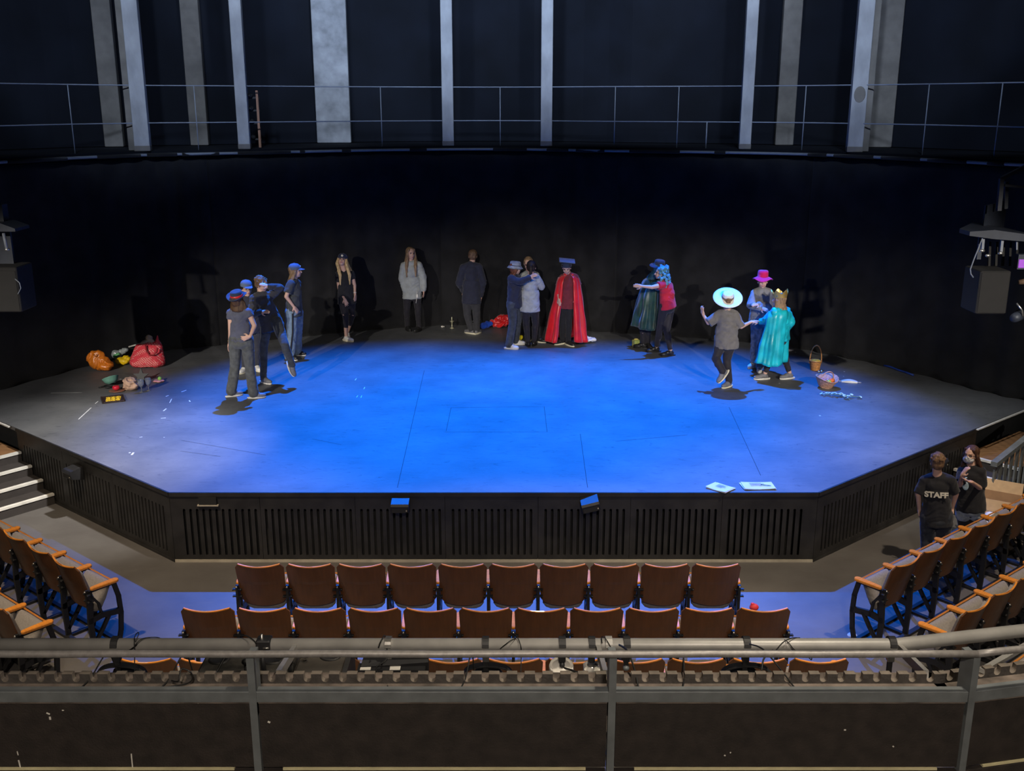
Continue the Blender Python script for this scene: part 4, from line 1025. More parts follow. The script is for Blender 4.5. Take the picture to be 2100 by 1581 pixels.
    def top(s, name, m, sleeve=1.0, g=0.016, hem=0.10, wr=0.006, hood=False, collar=0.0, gs=None, label=None, cuff=False):
        J, sc = s.J, s.sc; mb = MB()
        s.torso(mb, g, hem)
        gs = g if gs is None else gs
        for k in 'ab':
            if sleeve <= 0: continue
            a = min(sleeve*2, 1.0); e = J['s'+k].lerp(J['e'+k], a)
            (mb.cap if sleeve > 0.5 else mb.cone)(J['s'+k], e, 0.048*sc+gs, 0.043*sc+gs*(1.25 if sleeve < 1 else 0.9)); mb.ell(J['s'+k], 0.048*sc+gs)
            if sleeve > 0.5:
                w = J['e'+k].lerp(J['w'+k], (sleeve-0.5)*2*0.97)
                mb.cap(J['e'+k], w, 0.040*sc+gs, 0.029*sc+gs*0.8)
                if cuff: mb.cap(w, J['e'+k].lerp(J['w'+k],0.9), 0.036*sc+gs*.5, 0.036*sc+gs*.5)
        base = (J['sa']+J['sb'])/2
        if collar: mb.cap(base, base+s.up*0.05, 0.07*sc, 0.055*sc+collar)
        if hood: 
            p = base - s.tf*0.085*sc + s.up*0.03*sc
            mb.ell(p, (0.12*sc,0.055*sc,0.06*sc), s.TR, 16, 10)
            mb.chain([p+s.tr*0.09*sc, base+s.tr*0.08*sc+s.tf*0.03*sc+s.up*0.03*sc, base+s.tf*0.085*sc-s.up*0.02], [0.035*sc,0.03*sc,0.025*sc], 10)
            mb.chain([p-s.tr*0.09*sc, base-s.tr*0.08*sc+s.tf*0.03*sc+s.up*0.03*sc, base+s.tf*0.085*sc-s.up*0.02], [0.035*sc,0.03*sc,0.025*sc], 10)
        o = remesh(mb, 0.011, m, name, s.o, 3, wr*1.5, 10, s.seed, wdir=(1,1,0.55), origin=None, folds=True)
        if label: o['label'] = label
        return o
    def legs(s, name, m, g=0.012, ankle=0.04, length=1.0, wr=0.004, label=None, hip=0.0):
        J, sc = s.J, s.sc; mb = MB()
        mb.ell(s.pel + s.up*0.02*sc, (0.152*sc+g+hip, 0.110*sc+g+hip, 0.12*sc), s.TR, 20, 12)
        mb.ell(s.pel - s.up*0.05*sc - s.tf*0.02*sc, (0.148*sc+g+hip, 0.10*sc+g+hip, 0.09*sc), s.TR, 20, 12)
        for k in 'ab':
            kr = max(0.056*sc+g*0.7, ankle*0.95)
            mb.cap(J['h'+k], J['k'+k], 0.084*sc+g, kr)
            e = J['k'+k].lerp(J['n'+k], length)
            mb.cap(J['k'+k], e, kr, max(ankle, 0.045*sc) if length < 1 else ankle)
            if ankle < 0.06: mb.ell(J['k'+k].lerp(J['n'+k],0.28)-s.f*0.012, (0.052*sc+g*.5,0.055*sc+g*.5,0.09*sc))
        o = remesh(mb, 0.011, m, name, s.o, 3, wr*1.5, 11, s.seed+3, wdir=(1,1,0.5), folds=True)
        if label: o['label'] = label
        return o
    def shoes(s, up, sole, chunky=0.0, boot=0.0):
        J, sc = s.J, s.sc
        for i, k in enumerate('ab'):
            n = J['n'+k]; t = s.toe[i]; 
            if s.lift[i]:
                sd = t.cross(V((0,0,1))); sd = sd.normalized() if sd.length > 0.1 else V((1,0,0)); u = sd.cross(t).normalized()
                if u.dot(J['k'+k]-n) < 0: u = -u
            else: u = V((0,0,1)); sd = t.cross(u)
            R = Matrix(((sd.x,t.x,u.x),(sd.y,t.y,u.y),(sd.z,t.z,u.z))); b0 = n - u*0.085*sc + t*0.045*sc
            mb = MB()
            mb.ell(b0+t*0.050*sc+u*0.038*sc, (0.046*sc,0.092*sc,0.040*sc), R, 14, 8); mb.ell(b0+t*0.0*sc+u*0.062*sc, (0.043*sc,0.060*sc,0.036*sc), R, 14, 8)
            mb.ell(b0-t*0.055*sc+u*0.048*sc, (0.038*sc,0.055*sc,0.045*sc), R, 14, 8)
            mb.cap(b0-t*0.045*sc+u*0.05*sc, n-t*0.0+u*(boot-0.012), 0.042*sc, 0.041*sc)
            sh = remesh(mb, 0.007, up, 'shoe', s.o, 3)
            pts = []
            for q in range(20):
                a = 2*pi*q/20; yy = 0.138*sin(a); ww = 0.045*(1+0.12*sin(a)) * (1-0.25*max(0,-sin(a)))
                pts.append((ww*cos(a)*sc, yy*sc))
            X = frame(b0 - t*0.004, sd, t, u)
            mb = MB(); h = 0.018+chunky
            mb.loft([[(x*.96,y*.97,0.001) for x,y in pts],[(x*1.03,y*1.02,h*.5) for x,y in pts],[(x*.97,y*.98,h) for x,y in pts]], X=X, smooth=False)
            so = mb.build('sole', sole, sh, origin=sh['_o'])
    def hair(s, m, kind='short', length=0.0, back=None, seed=0, label=None):
        mb = MB(); H = s.H; sc = s.sc
        mb.ell(H(0,-0.030,0.040), (0.084*sc,0.096*sc,0.086*sc), s.HR, 20, 14)
        mb.ell(H(0,-0.05,-0.01), (0.078*sc,0.065*sc,0.075*sc), s.HR, 18, 12)
        for q in (-1,1): mb.cap(H(q*0.055,0.035,0.075), H(q*0.077,-0.005,0.0), 0.022*sc, 0.016*sc, 8)
        rnd = random.Random(seed+7)
        dn = V((0,0,-1))
        if length > 0:
            for q in range(12):
                a = -1 + 2*q/11
                x0 = 0.080*sin(a*1.45); y0 = -0.055*cos(a*1.45) + 0.012
                p0 = H(x0, y0-0.01, 0.0); L = length*(0.85+0.25*rnd.random())
                # hang close to the back and shoulders
                c = (s.J['sa']+s.J['sb'])/2
                tgt = c + s.tr*(a*0.115*sc) - s.tf*(0.10*sc*cos(a*1.35)-0.02)
                p1 = V((tgt.x, tgt.y, min(p0.z-0.07, c.z+0.05)))
                p2 = p1 + dn*max(0.02, L-(p0.z-p1.z)) + V((rnd.uniform(-.015,.015), rnd.uniform(-.01,.01), 0))
                mb.chain([p0, p0.lerp(p1,0.5)+V((rnd.uniform(-.008,.008),0,0)), p1, p2], [0.026*sc,0.027*sc,0.026*sc,0.012*sc], 8)
        if kind == 'pony':
            p = H(0,-0.11,0.02); mb.ell(p, 0.035*sc)
            p1 = p + dn*0.12 - s.tf*0.02; mb.chain([p, p1, p1+dn*0.14], [0.03,0.028,0.01], 8)
        if kind == 'bun':
            mb.ell(H(0,-0.115,0.0), 0.04*sc)
        if kind == 'front':   # two locks falling in front
            c = (s.J['sa']+s.J['sb'])/2
            for q in (-1,1):
                p0 = H(q*0.075,0.015,0.02); p1 = c + s.tr*(q*0.085*sc) + s.tf*0.10*sc + V((0,0,0.0)); p2 = p1+dn*(length*0.62)+s.tf*0.01
                mb.chain([p0, H(q*0.085,0.02,-0.07), p1, p2], [0.024*sc,0.03*sc,0.034*sc,0.014*sc], 8)
        if kind == 'curly':
            for q in range(150):
                a = rnd.uniform(-2.2,2.2); z = rnd.uniform(-0.22,0.12); rr = 0.090+0.055*min(1,(0.13-z)/0.22)
                mb.ell(H(sin(a)*rr, -0.03-cos(a)*rr*0.9, z), rnd.uniform(0.017,0.027), None, 8, 6)
        if kind == 'curlytop':
            for q in range(60):
                a = rnd.uniform(0,6.28); b_ = rnd.uniform(0.1,1.5)
                mb.ell(H(cos(a)*sin(b_)*0.085, -0.035+sin(a)*sin(b_)*0.095, 0.04+cos(b_)*0.085), rnd.uniform(0.010,0.017), None, 8, 6)
        o = remesh(mb, 0.008, m, 'hair', s.o, 1, 0.005, 30, s.seed, wdir=(1,1,0.3))
        if label: o['label'] = label
        return o
    def hat_brim(s, m, mband, r=0.17, ch=0.10, cr=0.088, tilt=0.0, sq=1.1, droop=0.015, name='hat', up=0.065, label=None, wavy=0.0, rolltilt=0.0, curlup=0.0):
        R = s.HR @ Matrix.Rotation(tilt,3,'X') @ Matrix.Rotation(rolltilt,3,'Y'); c = s.H(0,-0.012,up)
        prof = [(cr+.003,-0.002),(cr+.02,-0.001),(r*.8,-droop*.5),(r,-droop),(r+.003,-droop+.004),(r,-droop+.008),(r*.8,-droop*.4+.008),(cr+.012,0.010),(cr,0.016),(cr*.99,ch*.6),(cr*.93,ch*.92),(cr*.75,ch),(cr*.4,ch*.97),(0.002,ch*.94)]
        mb = MB(); mb.lathe(prof, c, R, 32, squash=(1, sq))
        if wavy or curlup:
            ir = R.transposed()
            for i, v in enumerate(mb.v):
                q = ir @ (v-c); rr = sqrt(q.x**2+q.y**2)
                if rr > cr+.01:
                    a = atan2(q.y,q.x); k = (rr-cr)/(r-cr)
                    mb.v[i] = v + R @ V((0,0,wavy*sin(3*a+.5)*k + curlup*(abs(cos(a))**2)*k*k))
        h = mb.build(name, m, s.o, origin=s.o['_o'])
        if label: h['label'] = label
        if mband:
            mb = MB(); mb.lathe([(cr+.004,0.014),(cr+.006,0.018),(cr+.004,0.045),(cr*.985+.002,0.046)], c, R, 32, squash=(1, sq)); mb.build('hat_band', mband, h, origin=h['_o'])
        return h
    def cap_(s, m, badge=None, up=0.045, tilt=0.0, label=None):
        R = s.HR @ Matrix.Rotation(tilt,3,'X'); c = s.H(0,-0.015,up)
        mb = MB(); mb.lathe([(0.088,-0.012),(0.092,-0.008),(0.092,0.0),(0.091,0.025),(0.082,0.055),(0.06,0.078),(0.03,0.088),(0.002,0.09)], c, R, 28, squash=(1,1.12))
        rings = []
        for i in range(9):
            t = i/8; a = radians(25+130*t)
            inner = c + R @ V((0.088*cos(a), 0.098*sin(a), -0.004)); 
            outer = c + R @ V((0.080*cos(a), 0.098*sin(a)+0.075*sin(a)**0.7, -0.022))
            rings.append([inner, outer, outer+R @ V((0,0,.005)), inner+R @ V((0,0,.008))])
        mb.loft(rings)
        h = mb.build('cap', m, s.o, origin=s.o['_o'])
        if label: h['label'] = label
        mb = MB(); mb.ell(c+R @ V((0,0,.09)), .01); mb.build('button', m, h, origin=h['_o'])
        if badge:
            mb = MB(); q = c + R @ V((0,0.100,0.032)); mb.ell(q, (0.022,0.006,0.020), R, 12, 8); mb.build('badge', badge, h, origin=h['_o'])
        return h
    def cape(s, m, name, r_top=0.13, r_bot=0.36, hemz=0.15, a0=40, a1=320, nf=9, amp=0.03, shift=(0,0), label=None, collar=True, thick=0.008, spread_x=1.0, seed=1):
        """cloth hung from the shoulders: angle measured from the facing direction"""
        base = (s.J['sa']+s.J['sb'])/2 + s.up*0.055; top = base.z; rings = []
        NA, NZ = 84, 26
        sw = max(0.21, (s.J['sb']-s.J['sa']).length/2+0.085)
        f, r_ = V((s.tf.x,s.tf.y,0)).normalized(), V((s.tr.x,s.tr.y,0)).normalized()
        for j in range(NZ+1):
            t = j/NZ; z = top + (s.org.z+hemz-top)*t
            row = []
            k = min(1, t/0.13)
            rx = (0.075 + (sw-0.075)*sin(k*pi/2)) if t < 0.13 else sw + (r_bot*spread_x-sw)*((t-0.13)/0.87)**1.1
            ry = (0.07 + (r_top-0.07)*sin(k*pi/2)) if t < 0.13 else r_top + (r_bot*0.72-r_top)*((t-0.13)/0.87)
            zz = z if t > 0.13 else top - (top-(s.org.z+hemz))*0.13*(1-cos(k*pi/2))*1.0
            for i in range(NA+1):
                a = radians(a0+(a1-a0)*i/NA)
                fo = amp*min(1,t*1.6)*(sin(nf*a+seed)+0.5*sin(nf*1.7*a+1.3*seed+t*2)) + 0.02*noise.noise(V((a*2,t*4,seed)))
                row.append(V((base.x,base.y,0)) + r_*((rx+fo)*sin(a)) + f*((ry+fo)*cos(a)) + V((shift[0]*t, shift[1]*t, zz + 0.02*sin(a*3+seed)*t)))
            rings.append(row)
        mb = MB(); mb.loft(rings, cap=False, closed=(a1-a0 >= 359), smooth=True)
        o = mb.build(name, m, s.o, origin=s.o['_o'])
        md = o.modifiers.new('thickness','SOLIDIFY'); md.thickness = thick; md.offset = 1
        if label: o['label'] = label
        if collar:
            mb = MB(); R = Matrix(((r_.x,f.x,0),(r_.y,f.y,0),(0,0,1)))
            P = [V((base.x,base.y,top)) + r_*(0.085*sin(radians(a)))+f*(0.08*cos(radians(a))) + V((0,0,0.012)) for a in range(int(a0)+0, int(a1)+1, 20)]
            mb.tube(P, 0.02, 8); mb.build('collar', m, o, origin=o['_o'])
        return o
def bracelet(P, k, m):
    a = P.J['w'+k].lerp(P.J['e'+k], 0.06); mb = MB(); d = (P.J['w'+k]-P.J['e'+k]).normalized(); mb.cone(a-d*.007, a+d*.007, .029, .028, 14); mb.build('bracelet', m, P.o, origin=P.o['_o'])

C = {}
C['navytee'] = cloth('slate_blue_tee', (0.085,0.09,0.125)); C['greyjean'] = cloth('washed_grey_denim', (0.085,0.09,0.088), var=0.3)
C['navy'] = cloth('navy_jersey', (0.030,0.032,0.050)); C['black'] = cloth('black_jersey', (0.016,0.016,0.019)); C['char'] = cloth('charcoal_cloth', (0.045,0.045,0.05))
C['legging'] = cloth('black_legging', (0.022,0.020,0.025), 0.7); C['greytee'] = cloth('dark_grey_tee', (0.055,0.06,0.065)); C['bluejean'] = cloth('light_blue_denim', (0.17,0.24,0.32), var=0.25)
C['lightgrey'] = cloth('light_grey_fleece', (0.36,0.38,0.36)); C['midgrey'] = cloth('mid_grey_fleece', (0.22,0.22,0.22)); C['taupe'] = cloth('grey_brown_cotton', (0.155,0.145,0.135))
C['darkjean'] = cloth('dark_grey_denim', (0.055,0.062,0.068), var=0.3); C['maroon'] = cloth('maroon_cotton', (0.16,0.025,0.035)); C['red'] = cloth('red_cotton', (0.50,0.02,0.05))
C['palejean'] = cloth('pale_worn_denim', (0.27,0.30,0.33), col2=(0.10,0.12,0.14)); C['shirt'] = cloth('grey_white_shirt', (0.42,0.44,0.43))
C['redsatin'] = mat('red_satin', (0.66,0.008,0.010), 0.32, var=0.2, scale=6, spec=0.6, sheen=0.3); C['green'] = mat('dark_green_velvet', (0.012,0.052,0.030), 0.42, var=0.5, scale=7, sheen=0.5)
C['teal'] = mat('teal_satin', (0.010, 0.44, 0.52), 0.32, var=0.3, scale=6, spec=0.6); C['straw'] = mat('white_straw', (0.80,0.78,0.70), 0.6, var=0.08, scale=40, bump=0.4); C['strawband'] = mat('brown_straw_band', (0.20,0.14,0.09), 0.7)
C['pink'] = cloth('magenta_felt', (0.62,0.012,0.13)); C['felt'] = cloth('black_felt', (0.03,0.04,0.07)); C['redband'] = mat('red_ribbon', (0.6,0.02,0.02), 0.4)
C['capblue'] = cloth('blue_grey_cap', (0.10,0.14,0.22)); C['capnavy'] = cloth('navy_cap', (0.02,0.03,0.08)); C['bucket'] = cloth('mottled_grey_bucket', (0.35,0.38,0.40), col2=(0.18,0.20,0.22))
C['whiteshoe'] = mat('white_trainer', (0.72,0.70,0.64), 0.5); C['greyshoe'] = mat('grey_trainer', (0.16,0.16,0.17), 0.6); C['blackshoe'] = mat('black_shoe', (0.02,0.02,0.02), 0.35); C['creamsole'] = mat('cream_sole', (0.75,0.70,0.52), 0.5); C['blacksole'] = mat('black_sole', (0.015,0.015,0.015), 0.6)
C['gold'] = mat('gold_card', (0.75,0.48,0.12), 0.3, 0.7); C['denimskirt'] = cloth('washed_denim_shorts', (0.32,0.36,0.40), var=0.35)
Hb = hairmat('brown_hair', (0.085,0.045,0.022)); Hd = hairmat('dark_hair', (0.022,0.014,0.010)); Hl = hairmat('light_brown_hair', (0.28,0.18,0.10)); Hy = hairmat('blonde_hair', (0.60,0.42,0.20)); Hw = hairmat('blue_wig', (0.10,0.30,0.42)); Hm = hairmat('mid_brown_hair', (0.17,0.10,0.055))

# 1 girl with hat, back to us
p = Person('girl seen from behind in black brimmed hat with red ribbon, slate tee and grey jeans', dict(hd=(488,617),nk=(488.5,631),sa=(470,641),sb=(512,639),ea=(473,679),eb=(522,668),wa=(471,701),wb=(513,690),ha=(483,697),hb=(506,695),ka=(482,751),kb=(512,751)), 12, [(481,812),(527,816)], [(0.75,0.5),(0.9,0.25)], dy={'eb':-0.05,'wb':-0.16}, hyaw=18, pitch=0.1, seed=1)
p.body(handd=(None,V((-.8,0,-.25))), palm=(None,V((0,1,0))), spread=0.8); p.top('t_shirt', C['navytee'], 0.16, 0.012, 0.04); p.legs('jeans', C['greyjean'], 0.02, 0.078); p.shoes(C['greyshoe'], C['whiteshoe'], 0.006); p.hair(Hb, length=0.10); bracelet(p,'a',C['gold'])
p.hat_brim(C['felt'], C['redband'], 0.143, 0.095, 0.088, tilt=0.18, droop=0.0, curlup=0.035)
# 2 boy with glasses behind
p = Person('boy in glasses and blue cap, mostly hidden behind the girl in the black hat', dict(hd=(506,592),nk=(508,607),sa=(496,616),sb=(530,616),ea=(494,645),eb=(537,643),wa=(503,665),wb=(530,662),ha=(505,670),hb=(525,670),ka=(504,716),kb=(527,714)), 165, [(500,764),(528,760)], [(-0.2,-0.9),(0.5,-0.8)], hyaw=145, pitch=-0.05, seed=2)
p.body(); p.top('sweatshirt', C['navy'], 1.0); p.legs('trousers', C['char'], 0.014, 0.055); p.shoes(C['whiteshoe'], C['creamsole']); p.hair(Hd); p.cap_(C['capblue'], up=0.052)
mb = MB()
for q in (-1,1):
    mb.tube([p.H(q*0.033+0.024*cos(a*pi/6), 0.104, 0.006+0.019*sin(a*pi/6)) for a in range(13)], 0.0028, 6)
mb.tube([p.H(-0.01,0.104,0.008), p.H(0.01,0.104,0.008)], 0.0028, 6)
for q in (-1,1): mb.tube([p.H(q*0.057,0.102,0.01), p.H(q*0.08,0.0,0.01)], 0.0025, 6)
mb.build('glasses', M['black'], p.o, origin=p.o['_o'])
# 3 leaning boy
p = Person('boy in dark hoodie leaning back with hand on his forehead and one leg kicked out', dict(hd=(537,583),nk=(531,598),sa=(519,612),sb=(556,606),ea=(517,642),eb=(574,590),wa=(535,640),wb=(552,588),ha=(546,664),hb=(567,661),ka=(541,712),kb=(584,706)), 75, [(545,786),(612,781)], [(0.7,-0.5),(0.5,-0.5)], lift=[None,((599,748),-0.30,(0.42,-0.30,-0.80))], dy={'sa':-0.10,'sb':0.10,'ea':-0.18,'wa':-0.24,'eb':0.0,'wb':-0.13,'kb':-0.15}, hyaw=105, pitch=-0.35, roll=0.2, seed=3)
p.body(handd=(None,V((-.7,-.2,.35))), palm=(None,V((0,.6,-.8)))); p.top('hoodie', C['char'], 1.0, 0.022, 0.10, 0.008, hood=True); p.legs('jeans', C['darkjean'], 0.012, 0.052); p.shoes(C['greyshoe'], C['whiteshoe'], 0.004); p.hair(Hm, kind='curlytop')
# 4 cap girl side
p = Person('girl in blue cap and wide blue jeans with black side stripe, hand in pocket', dict(hd=(606,556),nk=(604,570),sa=(595,582),sb=(610,580),ea=(587,608),eb=(600,606),wa=(602,628),wb=(612,628),ha=(597,640),hb=(609,640),ka=(599,681),kb=(610,680)), 70, [(598,738),(613,729)], [(0.9,-0.45),(0.95,-0.1)], dy={'sa':-0.16,'sb':0.16,'ha':-0.08,'hb':0.08,'ea':-0.22,'wa':-0.18,'eb':0.2,'wb':0.16}, hyaw=78, seed=4)
p.body(); p.top('t_shirt', C['greytee'], 0.36, 0.022, 0.06, 0.007, gs=0.022); p.legs('jeans', C['bluejean'], 0.028, 0.095, wr=0.006); p.shoes(C['blackshoe'], C['whiteshoe']); p.hair(Hl, length=0.30); p.cap_(C['capblue'], M['white'])
mb = MB(); jj = p.J; o_ = V((0.02,-0.115,0)); mb.loft([[q+V((-.012,0,0)),q+V((.012,0,0)),q+V((.012,.02,0)),q+V((-.012,.02,0))] for q in (jj['ha']+o_+V((.03,-.01,0)), jj['ka']+V((.03,-.105,0)), jj['na']+V((.03,-.108,.0)))]); mb.build('side_stripe', C['black'], p.o, origin=p.o['_o'])
# 5 blonde laughing
p = Person('laughing blonde girl in navy cap, black tee, black leggings and white trainers', dict(hd=(702,534),nk=(706,548),sa=(691,562),sb=(723,560),ea=(696,593),eb=(727,585),wa=(706,612),wb=(728,601),ha=(703,618),hb=(720,617),ka=(709,650),kb=(722,648)), 172, [(714,700),(713,692)], [(0.75,-0.5),(0.2,-0.8)], dy={'wa':-0.12,'kb':0.0,'ka':-0.08}, hyaw=178, pitch=0.42, roll=-0.12, seed=5)
p.body(spread=0.9, handd=(V((.35,-.2,-.8)),None), palm=(V((0,1,0)),None)); p.top('t_shirt', C['black'], 0.24, 0.010, 0.05); lg = p.legs('leggings', C['legging'], 0.004, 0.044, 0.50, 0.002); p.shoes(C['whiteshoe'], C['creamsole'], 0.016); p.hair(Hy, kind='front', length=0.28); p.cap_(C['capnavy'], M['white'], tilt=-0.1); bracelet(p,'b',M['white'])
for k in 'ab':
    a = p.J['k'+k].lerp(p.J['h'+k],0.12); mb = MB(); d = V((1,0,-0.45)).normalized()
    mb.cap(a-d*.035+V((0,-.052,0)), a+d*.035+V((0,-.052,0)), .011,.011,8); mb.build('mesh_panel', M['skin'], lg, origin=lg['_o'])
# 6 hoodie girl
p = Person('girl with long fair hair in pale grey hoodie and black leggings', dict(hd=(842.5,520),nk=(843,533),sa=(827,544),sb=(860,543),ea=(823.5,570),eb=(868,568),wa=(830,595),wb=(869,594),ha=(836,602),hb=(855,602),ka=(834,637),kb=(857,637)), 178, [(837,678),(857,680)], [(0.4,-0.8),(-0.4,-0.8)], dy={'wa':-0.06,'wb':-0.04}, hyaw=150, seed=6)
p.body(); p.top('hoodie', C['lightgrey'], 1.0, 0.026, 0.09, 0.007, hood=True, cuff=True); p.legs('leggings', C['legging'], 0.006, 0.045); p.shoes(C['blackshoe'], C['blacksole'], 0.008, boot=0.06); p.hair(Hl, kind='front', length=0.32)
mb = MB(); q = p.J['hb']+V((0.02,-0.125,0.06)); mb.tube([q, q+V((-.008,-.01,-.10)), q+V((-.03,-.015,-.22))], .006, 6); mb.box(tuple(q+V((-.02,-.02,-.11))), tuple(q+V((.012,-.008,-.05)))); mb.build('lanyard', M['white'], p.o, origin=p.o['_o'])
# 7 boy facing away
p = Person('boy seen from behind in navy sweater and dark trousers facing the curtain', dict(hd=(969.5,525),nk=(966.5,538),sa=(948,548),sb=(984,547),ea=(941,580),eb=(991,577),wa=(950,597),wb=(987,606),ha=(958,611),hb=(976,611),ka=(958,645),kb=(977,646)), 0, [(963,684),(980,684)], [(-0.55,0.5),(0.35,0.8)], dy={'wa':0.22,'ea':0.02,'nk':0.04,'hd':0.07}, pitch=-0.2, seed=7)
p.body(); p.top('sweater', C['navy'], 1.0, 0.024, 0.10, 0.007, collar=0.02); p.legs('trousers', C['char'], 0.018, 0.055); p.shoes(C['greyshoe'], C['creamsole'], 0.012); p.hair(Hm)
# 8 bucket hat
p = Person('girl in mottled grey bucket hat, navy sweatshirt and white trainers, arm around her friend', dict(hd=(1057.5,550),nk=(1055,563),sa=(1048,571),sb=(1063,571),ea=(1066,578),eb=(1080,580),wa=(1086,569),wb=(1092,574),ha=(1050,622),hb=(1061,622),ka=(1051.5,661),kb=(1062,658)), 72, [(1049,716),(1062,707)], [(0.95,-0.25),(0.95,0.0)], dy={'sa':-0.15,'sb':0.15,'ea':-0.25,'wa':-0.33,'eb':0.3,'wb':0.3,'ha':-0.08,'hb':0.08}, hyaw=70, pitch=-0.1, seed=8)
p.body(palm=(V((0,.9,-.2)),None)); p.top('sweatshirt', C['navy'], 1.0, 0.022, 0.06, 0.007); p.legs('jeans', C['darkjean'], 0.018, 0.07); p.shoes(C['whiteshoe'], C['whiteshoe'], 0.014); p.hair(hairmat('auburn_hair',(0.16,0.055,0.03)), length=0.22)
R = p.HR; cc = p.H(0,-.012,.045); mb = MB(); mb.lathe([(.128,-.045),(.132,-.042),(.100,.0),(.094,.012),(.088,.065),(.07,.078),(.002,.082)], cc, R, 28, squash=(1,1.1)); hh = mb.build('bucket_hat', C['bucket'], p.o, origin=p.o['_o']); mb = MB(); mb.lathe([(.0985,.0),(.1005,.004),(.0975,.012)], cc, R, 28, squash=(1,1.1)); mb.build('hat_seam', C['char'], hh, origin=hh['_o'])
# 9 tall one behind
p = Person('fair-haired person in pale grey hoodie behind the hugging pair, head bowed', dict(hd=(1083,541),nk=(1085,555),sa=(1070,565),sb=(1101,563),ea=(1067,588),eb=(1107,586),wa=(1078,590),wb=(1098,592),ha=(1078,620),hb=(1095,620),ka=(1081,655),kb=(1100,655)), 180, [(1085,699),(1107,702)], [(-0.3,-0.8),(0.8,-0.4)], dy={'wa':-0.22,'wb':-0.24,'hd':-0.05}, Yb=18.62, hyaw=190, pitch=-0.35, seed=9)
p.body(); p.top('hoodie', C['lightgrey'], 1.0, 0.018, 0.05, 0.006, hood=True); p.legs('trousers', C['black'], 0.010, 0.050); p.shoes(C['blackshoe'], C['creamsole'], 0.006); p.hair(Hl)
# 10 hugging, back to us
p = Person('dark-haired girl seen from behind in loose grey-white shirt and black leggings, being hugged', dict(hd=(1089.5,548),nk=(1088,560),sa=(1072.5,572),sb=(1103,570),ea=(1066,588),eb=(1111,588),wa=(1074,580),wb=(1102,580),ha=(1078,627),hb=(1095.5,627),ka=(1079,663),kb=(1098,663)), 4, [(1082,711),(1096,710)], [(-0.15,-0.6),(0.1,-0.6)], dy={'wa':0.22,'wb':0.24,'ea':0.10,'eb':0.08}, pitch=-0.1, seed=10)
p.toe = [V((-.2,.9,0)).normalized(), V((.2,.9,0)).normalized()]
p.body(); p.top('shirt', C['shirt'], 1.0, 0.022, 0.10, 0.007); p.legs('leggings', C['legging'], 0.006, 0.044, 0.92); p.shoes(C['blackshoe'], C['blacksole']); p.hair(Hd, kind='pony', length=0.0)
# 11 red cape
p = Person('person in shiny red cape and flat-topped black cap with head bowed', dict(hd=(1162,549),nk=(1165,560),sa=(1152,570),sb=(1181,568),ea=(1144,592),eb=(1187,590),wa=(1146,611),wb=(1181,609),ha=(1154,617),hb=(1170,617),ka=(1154,653),kb=(1167,654)), 184, [(1149,706),(1168,709)], [(-0.8,-0.45),(0.5,-0.7)], dy={'wa':-0.12,'hd':-0.06}, hyaw=190, pitch=-0.5, seed=11)
p.body(); p.top('t_shirt', C['maroon'], 0.4, 0.022, 0.13, 0.006); p.legs('trousers', C['black'], 0.008, 0.050); p.shoes(C['blackshoe'], C['creamsole'], 0.010); p.hair(Hd)
p.cape(C['redsatin'], 'red_cape', 0.165, 0.37, 0.10, 26, 334, 10, 0.028, (-0.03,0.0), spread_x=1.0, seed=2)
cc = p.H(0,-.02,.05); R = p.HR @ Matrix.Rotation(0.35,3,'X'); mb = MB(); mb.lathe([(.090,-.03),(.092,-.02),(.090,.04),(.05,.062),(.002,.066)], cc, R, 24, squash=(1,1.1)); hh = mb.build('cap', C['felt'], p.o, origin=p.o['_o'])
X4 = Matrix.Translation(cc) @ Matrix.Rotation(0.10,4,'Y') @ Matrix.Rotation(0.12,4,'X'); mb = MB(); mb.bbox((-.14,-.13,.068),(.14,.13,.086),.003,0,X4); mb.build('flat_board', C['capblue'], hh, origin=hh['_o'])
# 12 green cloak and hat
p = Person('person in long dark green velvet cloak and blue-lit brimmed hat, hugging', dict(hd=(1352,553),nk=(1343,566),sa=(1327,577),sb=(1349,575),ea=(1323,600),eb=(1355,598),wa=(1336,606),wb=(1362,596),ha=(1322,624),hb=(1338,624),ka=(1318,667),kb=(1330,668)), 35, [(1314,714),(1330,714)], [(-0.75,0.2),(0.2,-0.7)], dy={'wa':0.1,'wb':0.15}, hyaw=60, pitch=-0.1, seed=12)
p.body(); p.top('jumper', C['black'], 1.0, 0.014, 0.06); p.legs('leggings', C['legging'], 0.004, 0.043, 0.94); p.shoes(C['blackshoe'], C['blacksole']); p.hair(hairmat('teal_hair',(0.05,0.17,0.22)), length=0.12)
p.cape(C['green'], 'green_cloak', 0.15, 0.30, 0.40, 60, 300, 8, 0.024, (-0.10,-0.02), spread_x=0.95, seed=4)
p.hat_brim(C['felt'], None, 0.158, 0.11, 0.088, tilt=0.05, rolltilt=0.15, curlup=0.02)
# 13 red top blue wig
p = Person('person in red top and curly blue wig reaching around the green cloak', dict(hd=(1355,560),nk=(1361,573),sa=(1358,583),sb=(1373,585),ea=(1337,589),eb=(1352,592),wa=(1317,587),wb=(1334,594),ha=(1363,625),hb=(1375,627),ka=(1352,678),kb=(1367,679)), 272, [(1341,722),(1370,730)], [(-0.95,-0.2),(-0.95,-0.25)], dy={'sa':-0.14,'sb':0.14,'ea':-0.22,'wa':-0.24,'eb':0.2,'wb':0.34,'ha':-0.07,'hb':0.07}, hyaw=278, pitch=0.0, seed=13)
p.body(palm=(V((0,1,0)),None)); p.top('t_shirt', C['red'], 0.22, 0.024, 0.05, 0.003); p.legs('leggings', C['legging'], 0.003, 0.044, 0.86, 0.002); p.shoes(C['blackshoe'], C['blacksole']); p.hair(Hw, kind='curly')
